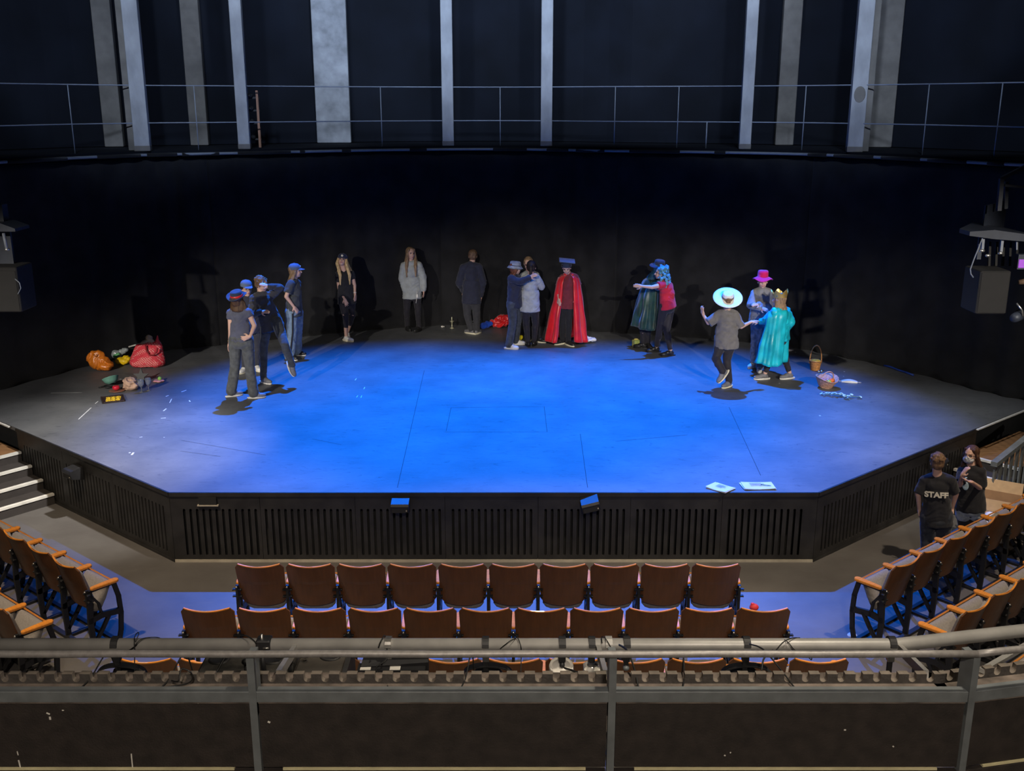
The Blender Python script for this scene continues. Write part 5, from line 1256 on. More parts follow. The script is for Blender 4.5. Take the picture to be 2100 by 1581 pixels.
# 14 straw hat
p = Person('woman seen from behind in wide white straw hat, grey-brown tee and black trousers', dict(hd=(1492,617),nk=(1492,632),sa=(1473,645),sb=(1508,645),ea=(1453,662),eb=(1520,670),wa=(1443,647),wb=(1538,661),ha=(1480,700),hb=(1499,700),ka=(1468,735),kb=(1490,738)), 6, [(1492,790),(1491,794)], [(-0.5,-0.4),(-0.6,-0.55)], lift=[((1482,762),-0.20,(-0.55,-0.25,-0.60)),None], dy={'wb':0.12,'wa':0.10}, pitch=-0.05, seed=14)
p.body(spread=0.7, palm=(V((1,.5,0)),V((0,0,-1))), handd=(V((-.3,.1,1)),V((1,.3,.25)))); p.top('t_shirt', C['taupe'], 0.49, 0.028, 0.10, 0.009, gs=0.026); p.legs('trousers', C['legging'], 0.012, 0.052); p.shoes(C['greyshoe'], C['creamsole'], 0.004); p.hair(Hm, kind='bun')
p.hat_brim(C['straw'], C['strawband'], 0.222, 0.095, 0.088, tilt=0.55, droop=0.0, up=0.05)
# 15 pink hat
p = Person('person in magenta floppy hat and grey hoodie with folded arms', dict(hd=(1564,577),nk=(1564,590),sa=(1546,601),sb=(1579,600),ea=(1539,626),eb=(1578,628),wa=(1560,632),wb=(1556,625),ha=(1551,652),hb=(1567,652),ka=(1549,695),kb=(1560,697)), 184, [(1543,754),(1557,762)], [(-0.6,-0.6),(-0.2,-0.8)], dy={'ea':-0.12,'eb':-0.10,'wa':-0.27,'wb':-0.24}, hyaw=186, pitch=-0.05, seed=15)
p.body(curl=(0.9,0.9)); p.top('hoodie', C['midgrey'], 1.0, 0.024, 0.07, 0.008, hood=True); p.legs('jeans', C['palejean'], 0.022, 0.07, wr=0.006); p.shoes(C['whiteshoe'], C['whiteshoe'], 0.008); p.hair(Hb)
p.hat_brim(C['pink'], None, 0.160, 0.115, 0.086, tilt=0.08, droop=0.035, wavy=0.018, label='magenta floppy hat')
# 16 crown and teal robe
p = Person('person in shiny teal robe and gold paper crown walking with arm out', dict(hd=(1597,616),nk=(1598,629),sa=(1588,640),sb=(1613,638),ea=(1575,657),eb=(1619,660),wa=(1559,659),wb=(1614,675),ha=(1590,692),hb=(1606,692),ka=(1581,730),kb=(1607,730)), 322, [(1562,778),(1614,777)], [(-0.95,-0.1),(-0.85,-0.25)], dy={'wa':0.12,'ea':0.02}, hyaw=310, seed=16)
p.body(spread=0.6); p.legs('trousers', C['legging'], 0.006, 0.046, 0.78); p.shoes(C['greyshoe'], C['whiteshoe'], 0.008); p.hair(Hl, length=0.16)
p.top('robe_top', C['teal'], 0.92, 0.030, 0.05, 0.010, gs=0.034, label='shiny teal sleeves and shoulders of the robe')
p.cape(C['teal'], 'robe_skirt', 0.14, 0.29, 0.28, 0, 360, 8, 0.020, (-0.10,0.0), spread_x=0.95, collar=False, seed=6)
cc = p.H(0,-.02,.052); R = p.HR @ Matrix.Rotation(-0.10,3,'X'); mb = MB(); n = 40; lo, hi, lo2, hi2 = [], [], [], []
for i in range(n):
    a = 2*pi*i/n; tip = 0.060+0.065*(1-abs(((i % 8)/4)-1))
    for (L_, zz, rr) in ((lo,0,.096),(hi,tip,.096+tip*.22),(lo2,0,.091),(hi2,tip,.091+tip*.22)): L_.append(cc + R @ V((rr*cos(a), rr*1.1*sin(a), zz)))
mb.loft([lo2,hi2,hi,lo], cap=False, closed=True); mb.loft([lo,lo2], cap=False); cr_ = mb.build('crown', C['gold'], p.o, origin=p.o['_o'])
mb = MB()
for i in range(0,n,8):
    mb.ell(cc + R @ V((.098*cos(2*pi*(i+4)/n), .107*sin(2*pi*(i+4)/n), .035)), .012)
mb.build('crown_stone', C['capblue'], cr_, origin=cr_['_o'])
# 17, 18 staff
p = Person('man seen from behind in black T-shirt reading STAFF, standing by the right seats', dict(hd=(1922,948),nk=(1923,966),sa=(1893,985),sb=(1952,984),ea=(1883,1014),eb=(1960,1013),wa=(1885,1042),wb=(1953,1041),ha=(1904,1058),hb=(1938,1058),ka=(1900,1108),kb=(1933,1108)), 24, [(1898,1166),(1934,1166)], [(-0.1,1),(0.3,1)], Z=0.0, hyaw=15, sc=0.92, seed=17, pitch=-0.1)
p.body(); ts = p.top('t_shirt', C['black'], 0.46, 0.022, 0.10, 0.006, gs=0.018); p.legs('jeans', cloth('black_denim',(0.022,0.025,0.032),var=0.4), 0.02, 0.07); p.shoes(C['blackshoe'], C['blacksole']); p.hair(Hm, kind='curlytop')
cu = bpy.data.curves.new('txt','FONT'); cu.body = 'STAFF'; cu.size = 0.088; cu.extrude = 0.003; cu.align_x = 'CENTER'; cu.align_y = 'CENTER'; cu.offset = 0.004
to = bpy.data.objects.new('tmp', cu); COL.objects.link(to); dg = bpy.context.evaluated_depsgraph_get(); dg.update()
tm = bpy.data.meshes.new_from_object(to.evaluated_get(dg)); bpy.data.objects.remove(to)
c0 = (p.J['sa']+p.J['sb'])/2 - p.up*0.125
xdir = (p.tr - p.tf*p.tr.dot(p.tf)).normalized(); 
n_ = 0.121
Xf = frame(V((0,0,0)), p.tr, p.up, -p.tf)
inv = ts.matrix_world
from mathutils.bvhtree import BVHTree
bv = BVHTree.FromPolygons([v.co+V(ts['_o']) for v in ts.data.vertices], [tuple(f.vertices) for f in ts.data.polygons])
vs = []
ds = []
for gx in (-0.12,-0.06,0.0,0.06,0.12):
    for gy in (-0.04,0.0,0.04):
        q = c0 + p.tr*gx + p.up*gy - p.tf*0.5; hit = bv.ray_cast(q, p.tf, 1.0)
        if hit[0]: ds.append((gx, hit[3]))
d0 = min(d for _, d in ds); kk = 0.9 if True else max(0.4, max((d-d0)/(g*g) for g, d in ds if abs(g) > .1)*0.8)
for v in tm.vertices:
    x_ = v.co.x*1.05
    vs.append(c0 + p.tr*x_ + p.up*v.co.y - p.tf*0.5 + p.tf*(d0+kk*x_*x_-0.003-v.co.z*0.4))
mb = MB(); mb.add(vs, [tuple(f.vertices) for f in tm.polygons]); 
wd2 = mat('cream_print', (0.72,0.68,0.55), 0.7); mb.build('staff_print', wd2, ts, origin=ts['_o'])['label'] = 'cream STAFF lettering on the back'
p = Person('woman in patterned face mask, glasses and black T-shirt talking beside the man in STAFF shirt', dict(hd=(1991,933),nk=(1993,952),sa=(1972,966),sb=(2014,966),ea=(1968,994),eb=(2012,1003),wa=(1972,976),wb=(1993,989),ha=(1975,1042),hb=(2004,1042),ka=(1976,1084),kb=(2001,1084)), 205, [(1978,1136),(2003,1136)], [(-0.3,-0.8),(0.1,-0.9)], Z=0.0, Yb=11.12, hyaw=232, sc=0.92, seed=18, dy={'wa':-0.25,'wb':-0.30,'ea':-0.1,'eb':-0.06})
p.body(palm=(V((1,0,0)),V((0,0,1))), handd=(V((.3,-.2,.9)),V((-.8,-.3,.25))), spread=0.5); p.top('t_shirt', C['black'], 0.42, 0.022, 0.015, 0.006, gs=0.018); p.legs('leggings', C['black'], 0.006, 0.045); p.shoes(C['blackshoe'], C['blacksole']); p.hair(hairmat('reddish_brown_hair',(0.085,0.040,0.024)), length=0.28)
mb = MB(); s_ = p
mb.ell(s_.pel-s_.up*0.035, (0.150,0.112,0.06), s_.TR, 20, 10)
for k in 'ab': mb.cap(p.J['h'+k], p.J['h'+k].lerp(p.J['k'+k],0.30), 0.084, 0.092)
remesh(mb, 0.011, C['denimskirt'], 'denim_shorts', p.o, 2, 0.005, 12, 3)
mb = MB(); mb.ell(p.H(0,0.045,-0.050), (0.062,0.062,0.045), p.HR, 18, 10); mb.ell(p.H(0,0.085,-0.03), (0.03,0.03,0.03), p.HR, 10, 8)
mk = remesh(mb, 0.006, mat('patterned_mask',(0.75,0.74,0.72),0.8,col2=(0.25,0.27,0.32),scale=60), 'face_mask', p.o, 2)
mb = MB()
for q in (-1,1): mb.tube([p.H(q*0.034+0.025*cos(a*pi/6), 0.106, 0.006+0.018*sin(a*pi/6)) for a in range(13)], 0.0022, 6)
mb.tube([p.H(-0.01,0.106,0.008), p.H(0.01,0.106,0.008)], 0.003, 6)
for q in (-1,1): mb.tube([p.H(q*0.059,0.102,0.01), p.H(q*0.08,0.0,0.01)], 0.0027, 6)
mb.build('glasses', M['black'], p.o, origin=p.o['_o'])
mb = MB(); q = (p.J['sa']+p.J['sb'])/2 - p.up*0.13 + p.tf*0.135 + p.tr*0.03
mb.ell(q, (0.035,0.006,0.055), p.TR); mb.chain([q+p.tr*.0+p.up*.04, q+p.tr*.02+p.up*.085, q+p.up*.10-p.tr*.01], [.01,.008,.007], 8); mb.build('shirt_print', mat('pale_blue_print',(0.45,0.60,0.66),0.7), p.o, origin=p.o['_o'])
#@@@PART5
# ------------------------------------------------------------------ props on the stage
def Rm(x=0,y=0,z=0): return Matrix.Rotation(z,3,'Z') @ Matrix.Rotation(y,3,'Y') @ Matrix.Rotation(x,3,'X')
def crumple(name, p, pieces, m, label, cat, vox=0.009, wr=0.02, ws=9, seed=0, group=None):
    mb = MB()
    for c, r, R in pieces: mb.ell(V(p)+V(c), r, R)
    o = remesh(mb, vox, m, name, None, 1, wr*0.9, ws, seed, origin=p, folds=True)
    zmin = min(v.co.z for v in o.data.vertices)
    o.location.z -= zmin
    for v in o.data.vertices: pass
    tag(o, label, cat, group); return o
# orange carrier bag
p = on(206,760,SZ)
M['orangebag'] = mat('orange_plastic', (0.72,0.20,0.015), 0.35, var=0.15, scale=12, bump=0.5, bscale=20, spec=0.6)
o = crumple('carrier_bag', p, [((0,0,.13),(.20,.10,.13),Rm(y=.35)),((-.05,.0,.20),(.16,.07,.12),Rm(y=-.3)),((.10,-.02,.08),(.12,.10,.09),None)], M['orangebag'], 'crumpled orange plastic carrier bag, leftmost thing on the stage', 'bag', 0.01, 0.03, 7, 1)
mb = MB(); q = p+V((-.02,-.11,.27)); mb.tube([q+V((-.03,0,.02)),q+V((-.02,-.01,-.01)),q+V((.02,-.01,-.01)),q+V((.035,0,.02))],.008,6); mb.build('handle', M['orangebag'], o, origin=o['_o'])
p = on(253,748,SZ)
o = crumple('yellow_bag', p, [((0,0,.06),(.13,.09,.06),None),((.07,0,.10),(.07,.05,.05),Rm(y=.5))], mat('yellow_plastic',(0.80,0.52,0.01),0.4,bump=0.4,bscale=20), 'small crumpled yellow bag between the orange bag and the red bag', 'bag', 0.009, 0.02, 10, 2)
p = on(240,737,SZ)
o = crumple('clear_bag', p, [((0,0,.08),(.09,.07,.08),None),((.10,.03,.13),(.10,.05,.05),Rm(y=-.4))], mat('clear_grey_plastic',(0.38,0.42,0.42),0.2,spec=0.8), 'greyish see-through bag with a green bottle behind the yellow bag', 'bag', 0.009, 0.018, 12, 3)
mb = MB(); q = p+V((-.0,-.07,.07)); mb.cap(q, q+V((.06,0,.03)), .035,.03); mb.build('green_bottle', mat('green_plastic',(0.18,0.55,0.22),0.4), o, origin=o['_o'])
# red patterned tote
def pattern_mat():
    m = bpy.data.materials.new('red_patterned_cloth'); m.use_nodes = True; nt = m.node_tree; b = nt.nodes['Principled BSDF']; b.inputs['Roughness'].default_value = 0.7
    tc = nt.nodes.new('ShaderNodeTexCoord'); mp = nt.nodes.new('ShaderNodeMapping'); mp.inputs['Rotation'].default_value = (0, 0.6, 0); mp.inputs['Scale'].default_value = (30,14,42)
    nt.links.new(tc.outputs['Object'], mp.inputs['Vector'])
    vo = nt.nodes.new('ShaderNodeTexVoronoi'); vo.inputs['Scale'].default_value = 1.0; vo.inputs['Randomness'].default_value = 0.15; nt.links.new(mp.outputs['Vector'], vo.inputs['Vector'])
    rp = nt.nodes.new('ShaderNodeValToRGB'); rp.color_ramp.elements[0].position = 0.27; rp.color_ramp.elements[1].position = 0.36
    rp.color_ramp.elements[0].color = (0.75,0.42,0.36,1); rp.color_ramp.elements[1].color = (0.62,0.035,0.055,1)
    nt.links.new(vo.outputs['Distance'], rp.inputs['Fac']); nt.links.new(rp.outputs['Color'], b.inputs['Base Color']); return m
M['redpat'] = pattern_mat()
p = on(303,752,SZ)
mb = MB(); R_ = []
for t, w, d in ((0,.24,.13),(.15,.29,.17),(.45,.28,.16),(.75,.24,.12),(1,.20,.07)):
    R_.append([p+V((w*cos(2*pi*i/28)*(1 if abs(cos(2*pi*i/28))<.8 else 1.0)+.02*t, d*sin(2*pi*i/28)+.08*t, .02+.38*t+.03*cos(2*pi*i/28)*t)) for i in range(28)])
mb.loft(R_, smooth=True); mb.cap(p+V((.17,.05,.30)), p+V((.19,.06,.52)), .07, .015); mb.ell(p+V((-.16,0,.08)),(.14,.14,.09)); mb.ell(p+V((.17,0,.08)),(.13,.14,.09))
o = remesh(mb, 0.011, M['redpat'], 'tote_bag', None, 2, 0.014, 6, 4, origin=p); tag(o, 'large red tote bag with small white pattern by the left curtain', 'bag')
mb = MB(); q = p+V((.03,-.10,.35)); mb.tube([q+V((-.0,.02,.04)),q+V((.02,-.03,-.05)),q+V((.07,-.055,-.11)),q+V((.14,-.05,-.11)),q+V((.19,-.02,-.06)),q+V((.20,.0,.0))],.013,8); mb.build('handle', mat('dark_red_strap',(0.30,0.015,0.02),0.7), o, origin=o['_o'])
q = p+V((-.02,.06,.40))
o = crumple('paper_props', q, [((0,0,.05),(.10,.04,.04),Rm(y=-.3)),((.06,0,.10),(.06,.03,.07),Rm(y=.3)),((.1,.0,.05),(.05,.04,.05),None)], mat('mixed_brown_paper',(0.45,0.36,0.22),0.7,col2=(0.25,0.22,0.24),scale=30), 'crumpled paper props sticking out of the red tote bag', 'prop', 0.008, 0.02, 14, 5); o.location.z = q.z-.03
mb = MB(); a = on(262,735,SZ)+V((-.02,.15,.17)); mb.tube([a, a+V((.26,.02,.07))], .014, 8)
tag(mb.build('white_stick', M['white'], origin=a), 'short pale stick leaning out from the left side of the red tote bag', 'stick')
# bowl, pan, plate, apple, star, goblets, tray
p = on(228,793,SZ)
mb = MB(); R = Rm(x=-.3,y=-.35); mb.lathe([(.03,0),(.05,.0),(.10,.04),(.125,.095),(.13,.10),(.12,.098),(.095,.045),(.045,.01),(.002,.008)], p+V((0.02,0,.05)), R, 28)
tag(mb.build('green_bowl', mat('celadon_glaze',(0.17,0.38,0.30),0.25,spec=0.6), origin=p), 'tilted pale green bowl on the left of the stage', 'bowl')
p = on(217,796,SZ); mb = MB(); mb.lathe([(.002,.006),(.06,.006),(.075,.02),(.078,.035),(.072,.035),(.07,.022),(.055,.012),(.002,.012)], p+V((.04,.02,0)), seg=24)
o = mb.build('black_pan', M['black'], origin=p); tag(o, 'small black pan leaning under the green bowl', 'pan'); mb = MB(); mb.tube([p+V((-.03,0,.03)),p+V((-.10,-.03,.02))],.009,8); mb.build('handle', M['black'], o, origin=o['_o'])
p = on(240,802,SZ); mb = MB(); mb.lathe([(.002,.004),(.09,.004),(.12,.012),(.115,.016),(.09,.009),(.002,.009)], p, seg=28)
tag(mb.build('wooden_plate', mat('red_brown_wood',(0.30,0.13,0.08),0.5), origin=p), 'low brown wooden plate under the red apple', 'plate')
p2 = p+V((-.01,0,.012)); mb = MB(); mb.lathe([(.002,.008),(.02,.0),(.05,.025),(.056,.05),(.045,.075),(.015,.078),(.002,.068)], p2, seg=24)
o = mb.build('red_apple', mat('glossy_red',(0.62,0.015,0.04),0.2,coat=0.5), origin=p2); tag(o, 'shiny red apple lying on the wooden plate', 'apple'); mb = MB(); mb.tube([p2+V((0,0,.066)),p2+V((.005,0,.09))],.003,6); mb.build('stem', M['brow'], o, origin=o['_o'])
p = on(267,800,SZ)
crumple('brown_paper', p, [((0,0,.08),(.11,.09,.09),None),((.05,0,.06),(.08,.08,.06),Rm(z=.6)),((-.05,-.03,.12),(.05,.04,.05),None)], mat('kraft_paper',(0.56,0.36,0.25),0.8,var=0.15), 'crumpled brown paper heap between the apple and the goblets', 'paper', 0.008, 0.04, 11, 8)
for dx, dy_, lab in ((-.03,-.03,'clear glass goblet standing nearest the brown paper'),(.05,.06,'clear glass goblet standing just right of the other goblet')):
    p = on(296,803,SZ)+V((dx,dy_,0)); mb = MB(); mb.lathe([(.002,0),(.034,.0),(.034,.004),(.006,.010),(.005,.075),(.02,.085),(.042,.12),(.047,.16),(.043,.20),(.040,.198),(.042,.16),(.036,.122),(.012,.092),(.002,.09)], p, seg=24)
    g = bpy.data.materials.get('clear_glass') or mat('clear_glass',(0.85,0.9,0.92),0.04,spec=0.8)
    g.node_tree.nodes['Principled BSDF'].inputs['Transmission Weight'].default_value = 0.85
    tag(mb.build('glass_goblet', g, origin=p), lab, 'glass', 'glass goblets on the left of the stage')
p = on(289,785,SZ); mb = MB(); pts = []
for i in range(10):
    a = pi/2+2*pi*i/10; r = .13 if i % 2 == 0 else .055; pts.append((r*cos(a), r*sin(a)))
mb.prism(pts, -.012, .012, X=Matrix.Translation(p+V((0,0.03,.10))) @ Matrix.Rotation(radians(72),4,'X'))
o = mb.build('black_star', M['black'], origin=p); tag(o, 'black star-shaped prop standing behind the glass goblets', 'star')
p = on(326,783,SZ); mb = MB()
for i in range(5): mb.ell(p+V((.05*cos(i*1.26),.05*sin(i*1.26),.02)), (.045,.045,.014))
o = remesh(mb, .007, mat('pink_petal',(0.72,0.30,0.28),0.7), 'pink_flower', None, 2, origin=p); tag(o, 'pink flower with green centre alone right of the goblets', 'flower'); mb = MB(); mb.ell(p+V((.01,.02,.05)),.032); mb.build('green_centre', mat('lime_green',(0.25,0.5,0.10),0.6), o, origin=o['_o'])
p = on(232,820,SZ); X4 = Matrix.Translation(p) @ Rz(0.45); mb = MB(); mb.bbox((-.16,-.17,0),(.16,.17,.014),.006,0,X4)
for a, c in (((-.16,-.17),(.16,-.155)),((-.16,.155),(.16,.17)),((-.16,-.17),(-.145,.17)),((.145,-.17),(.16,.17))): mb.box((*a,.012),(*c,.026),0,X4)
tag(mb.build('dark_tray', mat('dark_brown_lacquer',(0.035,0.022,0.02),0.35), origin=p), 'dark square tray holding yellow stars', 'tray')
starm = mat('yellow_biscuit',(0.85,0.55,0.03),0.5)
k = 0
for i in range(3):
    for j in range(3):
        c = p + (Rz(0.45).to_3x3() @ V((-.075+.07*i+.01*j,-.085+.08*j,.0145))); k += 1
        mb = MB(); pts = [((.036 if q%2==0 else .017)*cos(2*pi*q/10+i+j), (.036 if q%2==0 else .017)*sin(2*pi*q/10+i+j)) for q in range(10)]
        mb.prism(pts, 0, .012, X=Matrix.Translation(c))
        tag(mb.build('yellow_star', starm, origin=c), 'small flat yellow star lying on the dark square tray', 'star', 'yellow stars on the tray')
# middle back
p = on(927,673,SZ); mb = MB(); mb.lathe([(.002,0),(.045,.0),(.042,.008),(.012,.018),(.010,.10),(.02,.115),(.02,.13),(.042,.14),(.042,.148),(.012,.15),(.010,.20),(.006,.225),(.002,.23)], p, seg=20)
tag(mb.build('candlestick', mat('pale_brass',(0.65,0.62,0.42),0.3,0.5), origin=p), 'small pale candlestick on the stage near the boy facing away', 'candlestick')
p = on(907,672,SZ); mb = MB(); mb.ell(p+V((0,0,.022)),(.028,.022,.02)); mb.cone(p+V((.02,0,.022)),p+V((.045,0,.022)),.012,.01,10)
tag(mb.build('white_bulb', M['white'], origin=p), 'tiny white bulb-shaped item left of the candlestick', 'bulb')
p = on(994,675,SZ); crumple('blue_cloth', p, [((0,0,.05),(.09,.07,.06),None),((.08,.03,.09),(.08,.05,.05),None)], cloth('royal_blue_cloth',(0.01,0.06,0.45)), 'crumpled royal blue cloth beside the shoes of the boy facing away', 'cloth', 0.008, 0.02, 12, 9)
p = on(1026,672,SZ); crumple('red_cloth', p, [((0,0,.07),(.20,.10,.08),None),((.05,0,.12),(.12,.08,.08),None),((-.1,0,.05),(.1,.09,.06),None)], C['redsatin'], 'heap of shiny red cloth on the floor left of the bucket hat girl', 'cloth', 0.009, 0.055, 11, 10)
p = on(1066,698,SZ); crumple('yellow_cup', p, [((0,0,.05),(.05,.05,.05),None),((.03,0,.06),(.03,.04,.04),None)], mat('bright_yellow',(0.80,0.68,0.02),0.4), 'bright yellow object on the floor between the hugging girls', 'cup', 0.007, 0.008, 14, 11)
def basket(name, p, r0, r1, h, hr, hh, m, label, tilt=0.0, rz=0.0, sag=0.0):
    e = empty(name, p, label, 'basket')
    R = Rm(x=tilt, z=rz); rings = []
    seg = 36
    mb = MB()
    prof = [(.002,.004),(r0*.9,.004),(r0,.0)]
    for k in range(9):
        t = k/8; prof.append((r0+(r1-r0)*t + (.004 if k % 2 else 0), h*t))
    prof += [(r1+.008,h),(r1+.008,h+.012),(r1-.004,h+.01),(r0-.008,.012),(.002,.012)]
    mb.lathe(prof, p, R, seg)
    for i, v in enumerate(mb.v):
        q = R.transposed() @ (v-p); a = atan2(q.y,q.x); rr = sqrt(q.x**2+q.y**2)
        if q.z > .01 and rr > .02: mb.v[i] = v + R @ V((cos(a),sin(a),0))*(.003*(1 if int((a+pi)/(2*pi)*seg+.5) % 2 else -1)) + R @ V((0,0,sag*abs(cos(a))**2*q.z/h))
    mb.build('bowl', m, e)
    mb = MB(); mb.tube([p + R @ V((hr*cos(pi*k/20), 0, h*.75 + hh*sin(pi*k/20)**0.8)) for k in range(21)], .009, 8); mb.build('handle', m, e)
    return e
M['wicker'] = mat('orange_wicker', (0.50,0.22,0.06), 0.6, var=0.4, scale=40, bump=0.6, bscale=80); M['pinkwicker'] = mat('pinkish_wicker', (0.55,0.30,0.20), 0.6, var=0.25, scale=40, bump=0.6, bscale=80)
p = on(1671,758,SZ); e = basket('tall_basket', p, .07, .095, .15, .098, .30, M['wicker'], 'small wicker basket with tall hoop handle near the right curtain')
q = p+V((0,0,.125)); crumple('yellow_lining', q, [((0,0,.02),(.085,.085,.025),None)], mat('mustard_cloth',(0.70,0.42,0.03),0.7), 'mustard cloth folded in the tall-handled basket', 'cloth', 0.007, 0.012, 16, 12).location.z = q.z
p = on(1693,795,SZ)+V((0,.03,0)); e = basket('oval_basket', p+V((0,0,.015)), .10, .17, .13, .14, .15, M['pinkwicker'], 'low pinkish wicker basket holding red and orange fruit', 0.18, 0.5, 0.03)
for dx, dy_, c, nm, lab in ((-.05,.02,(0.60,0.22,0.18),'pink_fruit','pink fruit in the low basket'),(.03,-.02,(0.65,0.25,0.20),'pink_fruit','rosy round fruit in the middle of the low basket'),(.09,.01,(0.80,0.16,0.02),'orange_fruit','orange fruit at the right of the low basket'),(.02,-.09,(0.45,0.50,0.05),'green_fruit','yellow-green fruit at the front of the low basket'),(-.03,-.06,(0.6,0.2,0.14),'peach','peach-coloured fruit at the front left of the low basket')):
    c0 = p+V((dx,dy_,.105)); mb = MB(); mb.ell(c0,(.045,.045,.042)); tag(mb.build(nm, mat('fruit_'+nm,c,0.4), origin=c0), lab, 'fruit', 'fruit in the low basket')
for dx in (0,.05):
    p = on(1678,764,SZ)+V((dx,-.02+dx*.3,0)); mb = MB(); mb.ell(p+V((0,0,.022)),.022); tag(mb.build('silver_ball', M['steelbright'], origin=p), 'tiny silver ball on the floor between the two baskets', 'ball', 'silver balls between the baskets')
def face_mask(px, py, rz, s_, label, m):
    p = on(px,py,SZ)+V((0,0,.004)); e = empty('face_mask', p, label, 'mask', 'paper masks lying on the stage')
    mb = MB(); rings = []
    for i in range(13):
        t = i/12; x = (t-.5)*.22*s_; w = (.035+.02*sin(pi*t))*s_; rings.append([(x,-w,.0),(x,w,.0),(x,w*.9,.014+.022*sin(pi*t)),(x,-w*.9,.014+.022*sin(pi*t))])
    mb.loft(rings, X=Matrix.Translation(p) @ Rz(rz)); mb.build('mask_cloth', m, e)
    for q in (-1,1):
        X = Matrix.Translation(p) @ Rz(rz); mb = MB(); mb.tube([X @ V((q*.105*s_,-.03,.008)), X @ V((q*.155*s_,-.025,.006)), X @ V((q*.16*s_,.02,.006)), X @ V((q*.105*s_,.03,.008))], .003, 6); mb.build('ear_loop', M['white'], e)
face_mask(1742,784,-0.25,1.1,'white face mask with ear loops lying right of the low basket', M['paper'])
face_mask(1614,720,0.4,0.8,'small white folded mask near the right curtain behind the teal robe', M['paper'])
# sprig of leaves
p = on(1726,815,SZ); e = empty('leaf_sprig', p, 'sprig of pale green leaves lying at the right of the stage', 'plant')
leafm = mat('pale_eucalyptus',(0.42,0.58,0.50),0.5,var=0.2); mb = MB(); st = [p+V((-.26,.10,.02)), p+V((-.1,.05,.035)), p+V((.08,-.01,.03)), p+V((.28,-.05,.015))]; mb.tube(st,.005,6); mb.tube([p+V((.05,0,.03)),p+V((.07,-.16,.015))],.004,6); mb.build('stem', mat('green_stem',(0.16,0.28,0.10),0.6), e)
rnd = random.Random(4)
for i in range(34):
    t = rnd.random()*3; a = st[min(2,int(t))].lerp(st[min(2,int(t))+1], t-int(t)) if i < 26 else p+V((.05,-.13*rnd.random(),.02))
    ang = rnd.uniform(0,6.28); R = Rm(x=rnd.uniform(-.5,.5), y=rnd.uniform(-.5,.5), z=ang); c = a + V((cos(ang)*.045, sin(ang)*.045, .012+.02*rnd.random()))
    mb = MB(); mb.ell(c,(.028,.016,.003),R,10,6); mb.build('leaf', leafm, e)
# basket with green thing and white cloth next to the cape
p = on(1190,697,SZ); e = basket('round_basket', p, .06, .09, .07, .09, .17, mat('tan_wicker',(0.40,0.30,0.16),0.6,var=0.3,scale=40), 'small round basket with a green fruit right of the red cape')
q = p+V((-.01,-.03,.06)); mb = MB(); mb.ell(q,.04); tag(mb.build('green_fruit', mat('lime_fruit',(0.20,0.50,0.06),0.4), origin=q), 'lime green fruit in the small round basket by the red cape', 'fruit')
p = on(1207,703,SZ); crumple('white_cloth', p, [((0,0,.03),(.13,.08,.03),None),((-.04,.02,.05),(.08,.06,.04),None)], mat('white_muslin',(0.75,0.76,0.78),0.8), 'crumpled white cloth on the floor right of the red cape', 'cloth', 0.008, 0.04, 12, 13)
p = on(1304,711,SZ); X4 = Matrix.Translation(p) @ Rz(.4); mb = MB(); mb.bbox((-.06,-.05,0),(.06,.05,.13),.008,0,X4); o = mb.build('gift_box', mat('lime_yellow_card',(0.55,0.60,0.16),0.5,col2=(0.25,0.35,0.10),scale=30), origin=p); tag(o, 'small lime and yellow box beside the slippers of the green cloak', 'box')
mb = MB(); mb.bbox((-.062,-.012,0),(.062,.012,.133),.004,0,X4); mb.ell(p+V((0,0,.14)),(.04,.02,.015)); mb.build('ribbon', mat('gold_ribbon',(0.7,0.6,0.15),0.4), o, origin=o['_o'])
# papers on the stage edge
def sheet(c0, w, h, rz, label, n, seed, over=0.0):
    e = empty('paper_sheets', c0, label, 'papers', 'papers on the stage edge'); rnd = random.Random(seed)
    for k in range(n):
        X4 = Matrix.Translation(c0+V((rnd.uniform(-.012,.012),rnd.uniform(-.012,.012),.003+.003*k))) @ Rz(rz+rnd.uniform(-.06,.06)) 
        mb = MB(); R_ = []
        for i in range(9):
            u = i/8-.5; z = .010*(u*2)**2*(k+1)/n
            R_.append([(u*w,-h/2,z),(u*w,h/2,z*.5),(u*w,h/2,z*.5+.0012),(u*w,-h/2,z+.0012)])
        mb.loft(R_, X=X4); mb.build('sheet', M['paper'], e)
    X4 = Matrix.Translation(c0+V((0,0,.003*n+.0125))) @ Rz(rz)
    mb = MB()
    for i in range(9): mb.box((-w*.25,h*.28-i*h*.05,0),(w*(.08+.14*rnd.random()),h*.28-i*h*.05+.003,.0006),0,X4)
    mb.build('print_lines', M['ink'], e)
    return e
sheet(on(1478,1001,SZ)+V((.0,-.02,0)), .26, .21, -0.75, 'stack of white script pages overhanging the stage edge, left of two', 4, 1)
c0 = on(1554,998,SZ)+V((0,.0,0)); sheet(c0, .36, .22, 0.04, 'white script pages with a pen on the stage edge, right of two', 4, 2)
q = c0+V((.03,-.01,.03)); mb = MB(); mb.cone(q, q+V((.10,-.035,.0)), .005,.004,8); mb.cone(q+V((.10,-.035,0)), q+V((.115,-.04,0)), .004,.001,8); tag(mb.build('pen', M['rubber'], origin=q), 'dark pen lying on the right-hand script pages', 'pen')
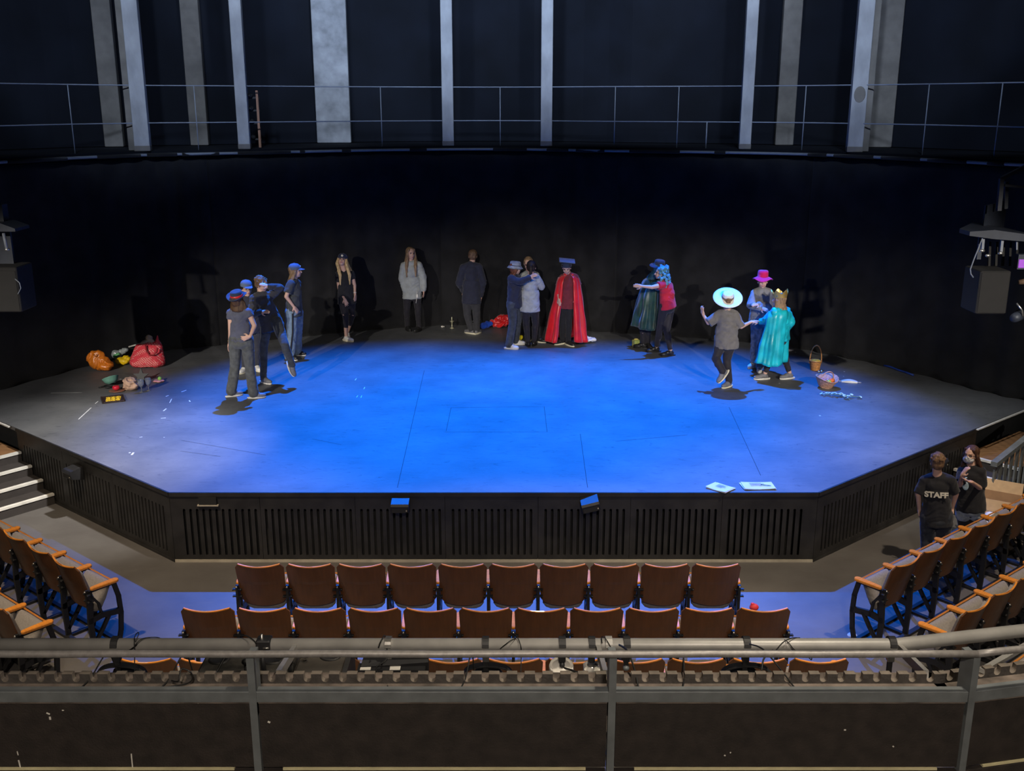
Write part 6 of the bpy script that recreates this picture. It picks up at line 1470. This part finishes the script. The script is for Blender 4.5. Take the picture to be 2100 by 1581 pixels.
# cardboard boxes by the right steps
def carton(p, w, d, h, rz, label, flaps=True):
    e = empty('cardboard_box', p, label, 'box', 'cardboard boxes by the right seats'); X4 = Matrix.Translation(p) @ Rz(rz); t = .006
    mb = MB()
    mb.box((-w/2,-d/2,0),(w/2,d/2,t),0,X4); mb.box((-w/2,-d/2,0),(w/2,-d/2+t,h),0,X4); mb.box((-w/2,d/2-t,0),(w/2,d/2,h),0,X4); mb.box((-w/2,-d/2,0),(-w/2+t,d/2,h),0,X4); mb.box((w/2-t,-d/2,0),(w/2,d/2,h),0,X4)
    mb.build('carton', M['card'], e)
    if flaps:
        for (x0,y0,ax,ang,ln,wd3) in ((0,-d/2,'X',2.75,d*.42,w),(0,d/2,'X',-.35,d*.42,w),(-w/2,0,'Y',-.35,w*.3,d),(w/2,0,'Y',.5,w*.3,d)):
            L = X4 @ Matrix.Translation((x0,y0,h)) @ Matrix.Rotation(ang,4,ax); mb = MB()
            if ax == 'X': mb.box((-wd3/2+.004,-.003,0),(wd3/2-.004,.003,ln),0,L)
            else: mb.box((-.003,-wd3/2+.004,0),(.003,wd3/2-.004,ln),0,L)
            mb.build('flap', M['cardin'], e)
    mb = MB(); mb.box((-w/2-.001,-d/2-.001,h*.52),(w/2+.001,-d/2,h*.54),0,X4); mb.box((w/2,-d/2,h*.52),(w/2+.001,d/2,h*.54),0,X4); mb.build('crease', M['cardin'], e)
    return X4
p = on(2040,1120,0.0)
pb = V((5.70,11.52,0)); carton(pb, .46, .34, .30, -.55, 'lower brown cardboard box with crumpled white packing, behind the right seats', True)
crumple('packing_paper', pb+V((-.02,-.05,.28)), [((0,0,.05),(.18,.13,.06),None),((.08,0,.08),(.1,.08,.06),None)], M['paper'], 'crumpled white packing paper in the lower cardboard box', 'paper', 0.009, 0.05, 9, 14).location.z = .22
pb2 = V((6.02,11.80,0.0)); carton(pb2, .46, .34, .48, -.55, 'upper open brown cardboard box with raised flaps beside the banister', True)
# blue hose along the right curtain foot
mb = MB(); pts = [on(a,b,SZ)+V((0,-.02,.02)) for a,b in ((1812,751),(1825,754),(1840,760),(1856,765),(1872,771))]; mb.tube(pts, .016, 8)
tag(mb.build('blue_hose', mat('blue_rubber',(0.02,0.06,0.35),0.4), origin=pts[0]), 'thin blue hose along the foot of the right curtain', 'hose')
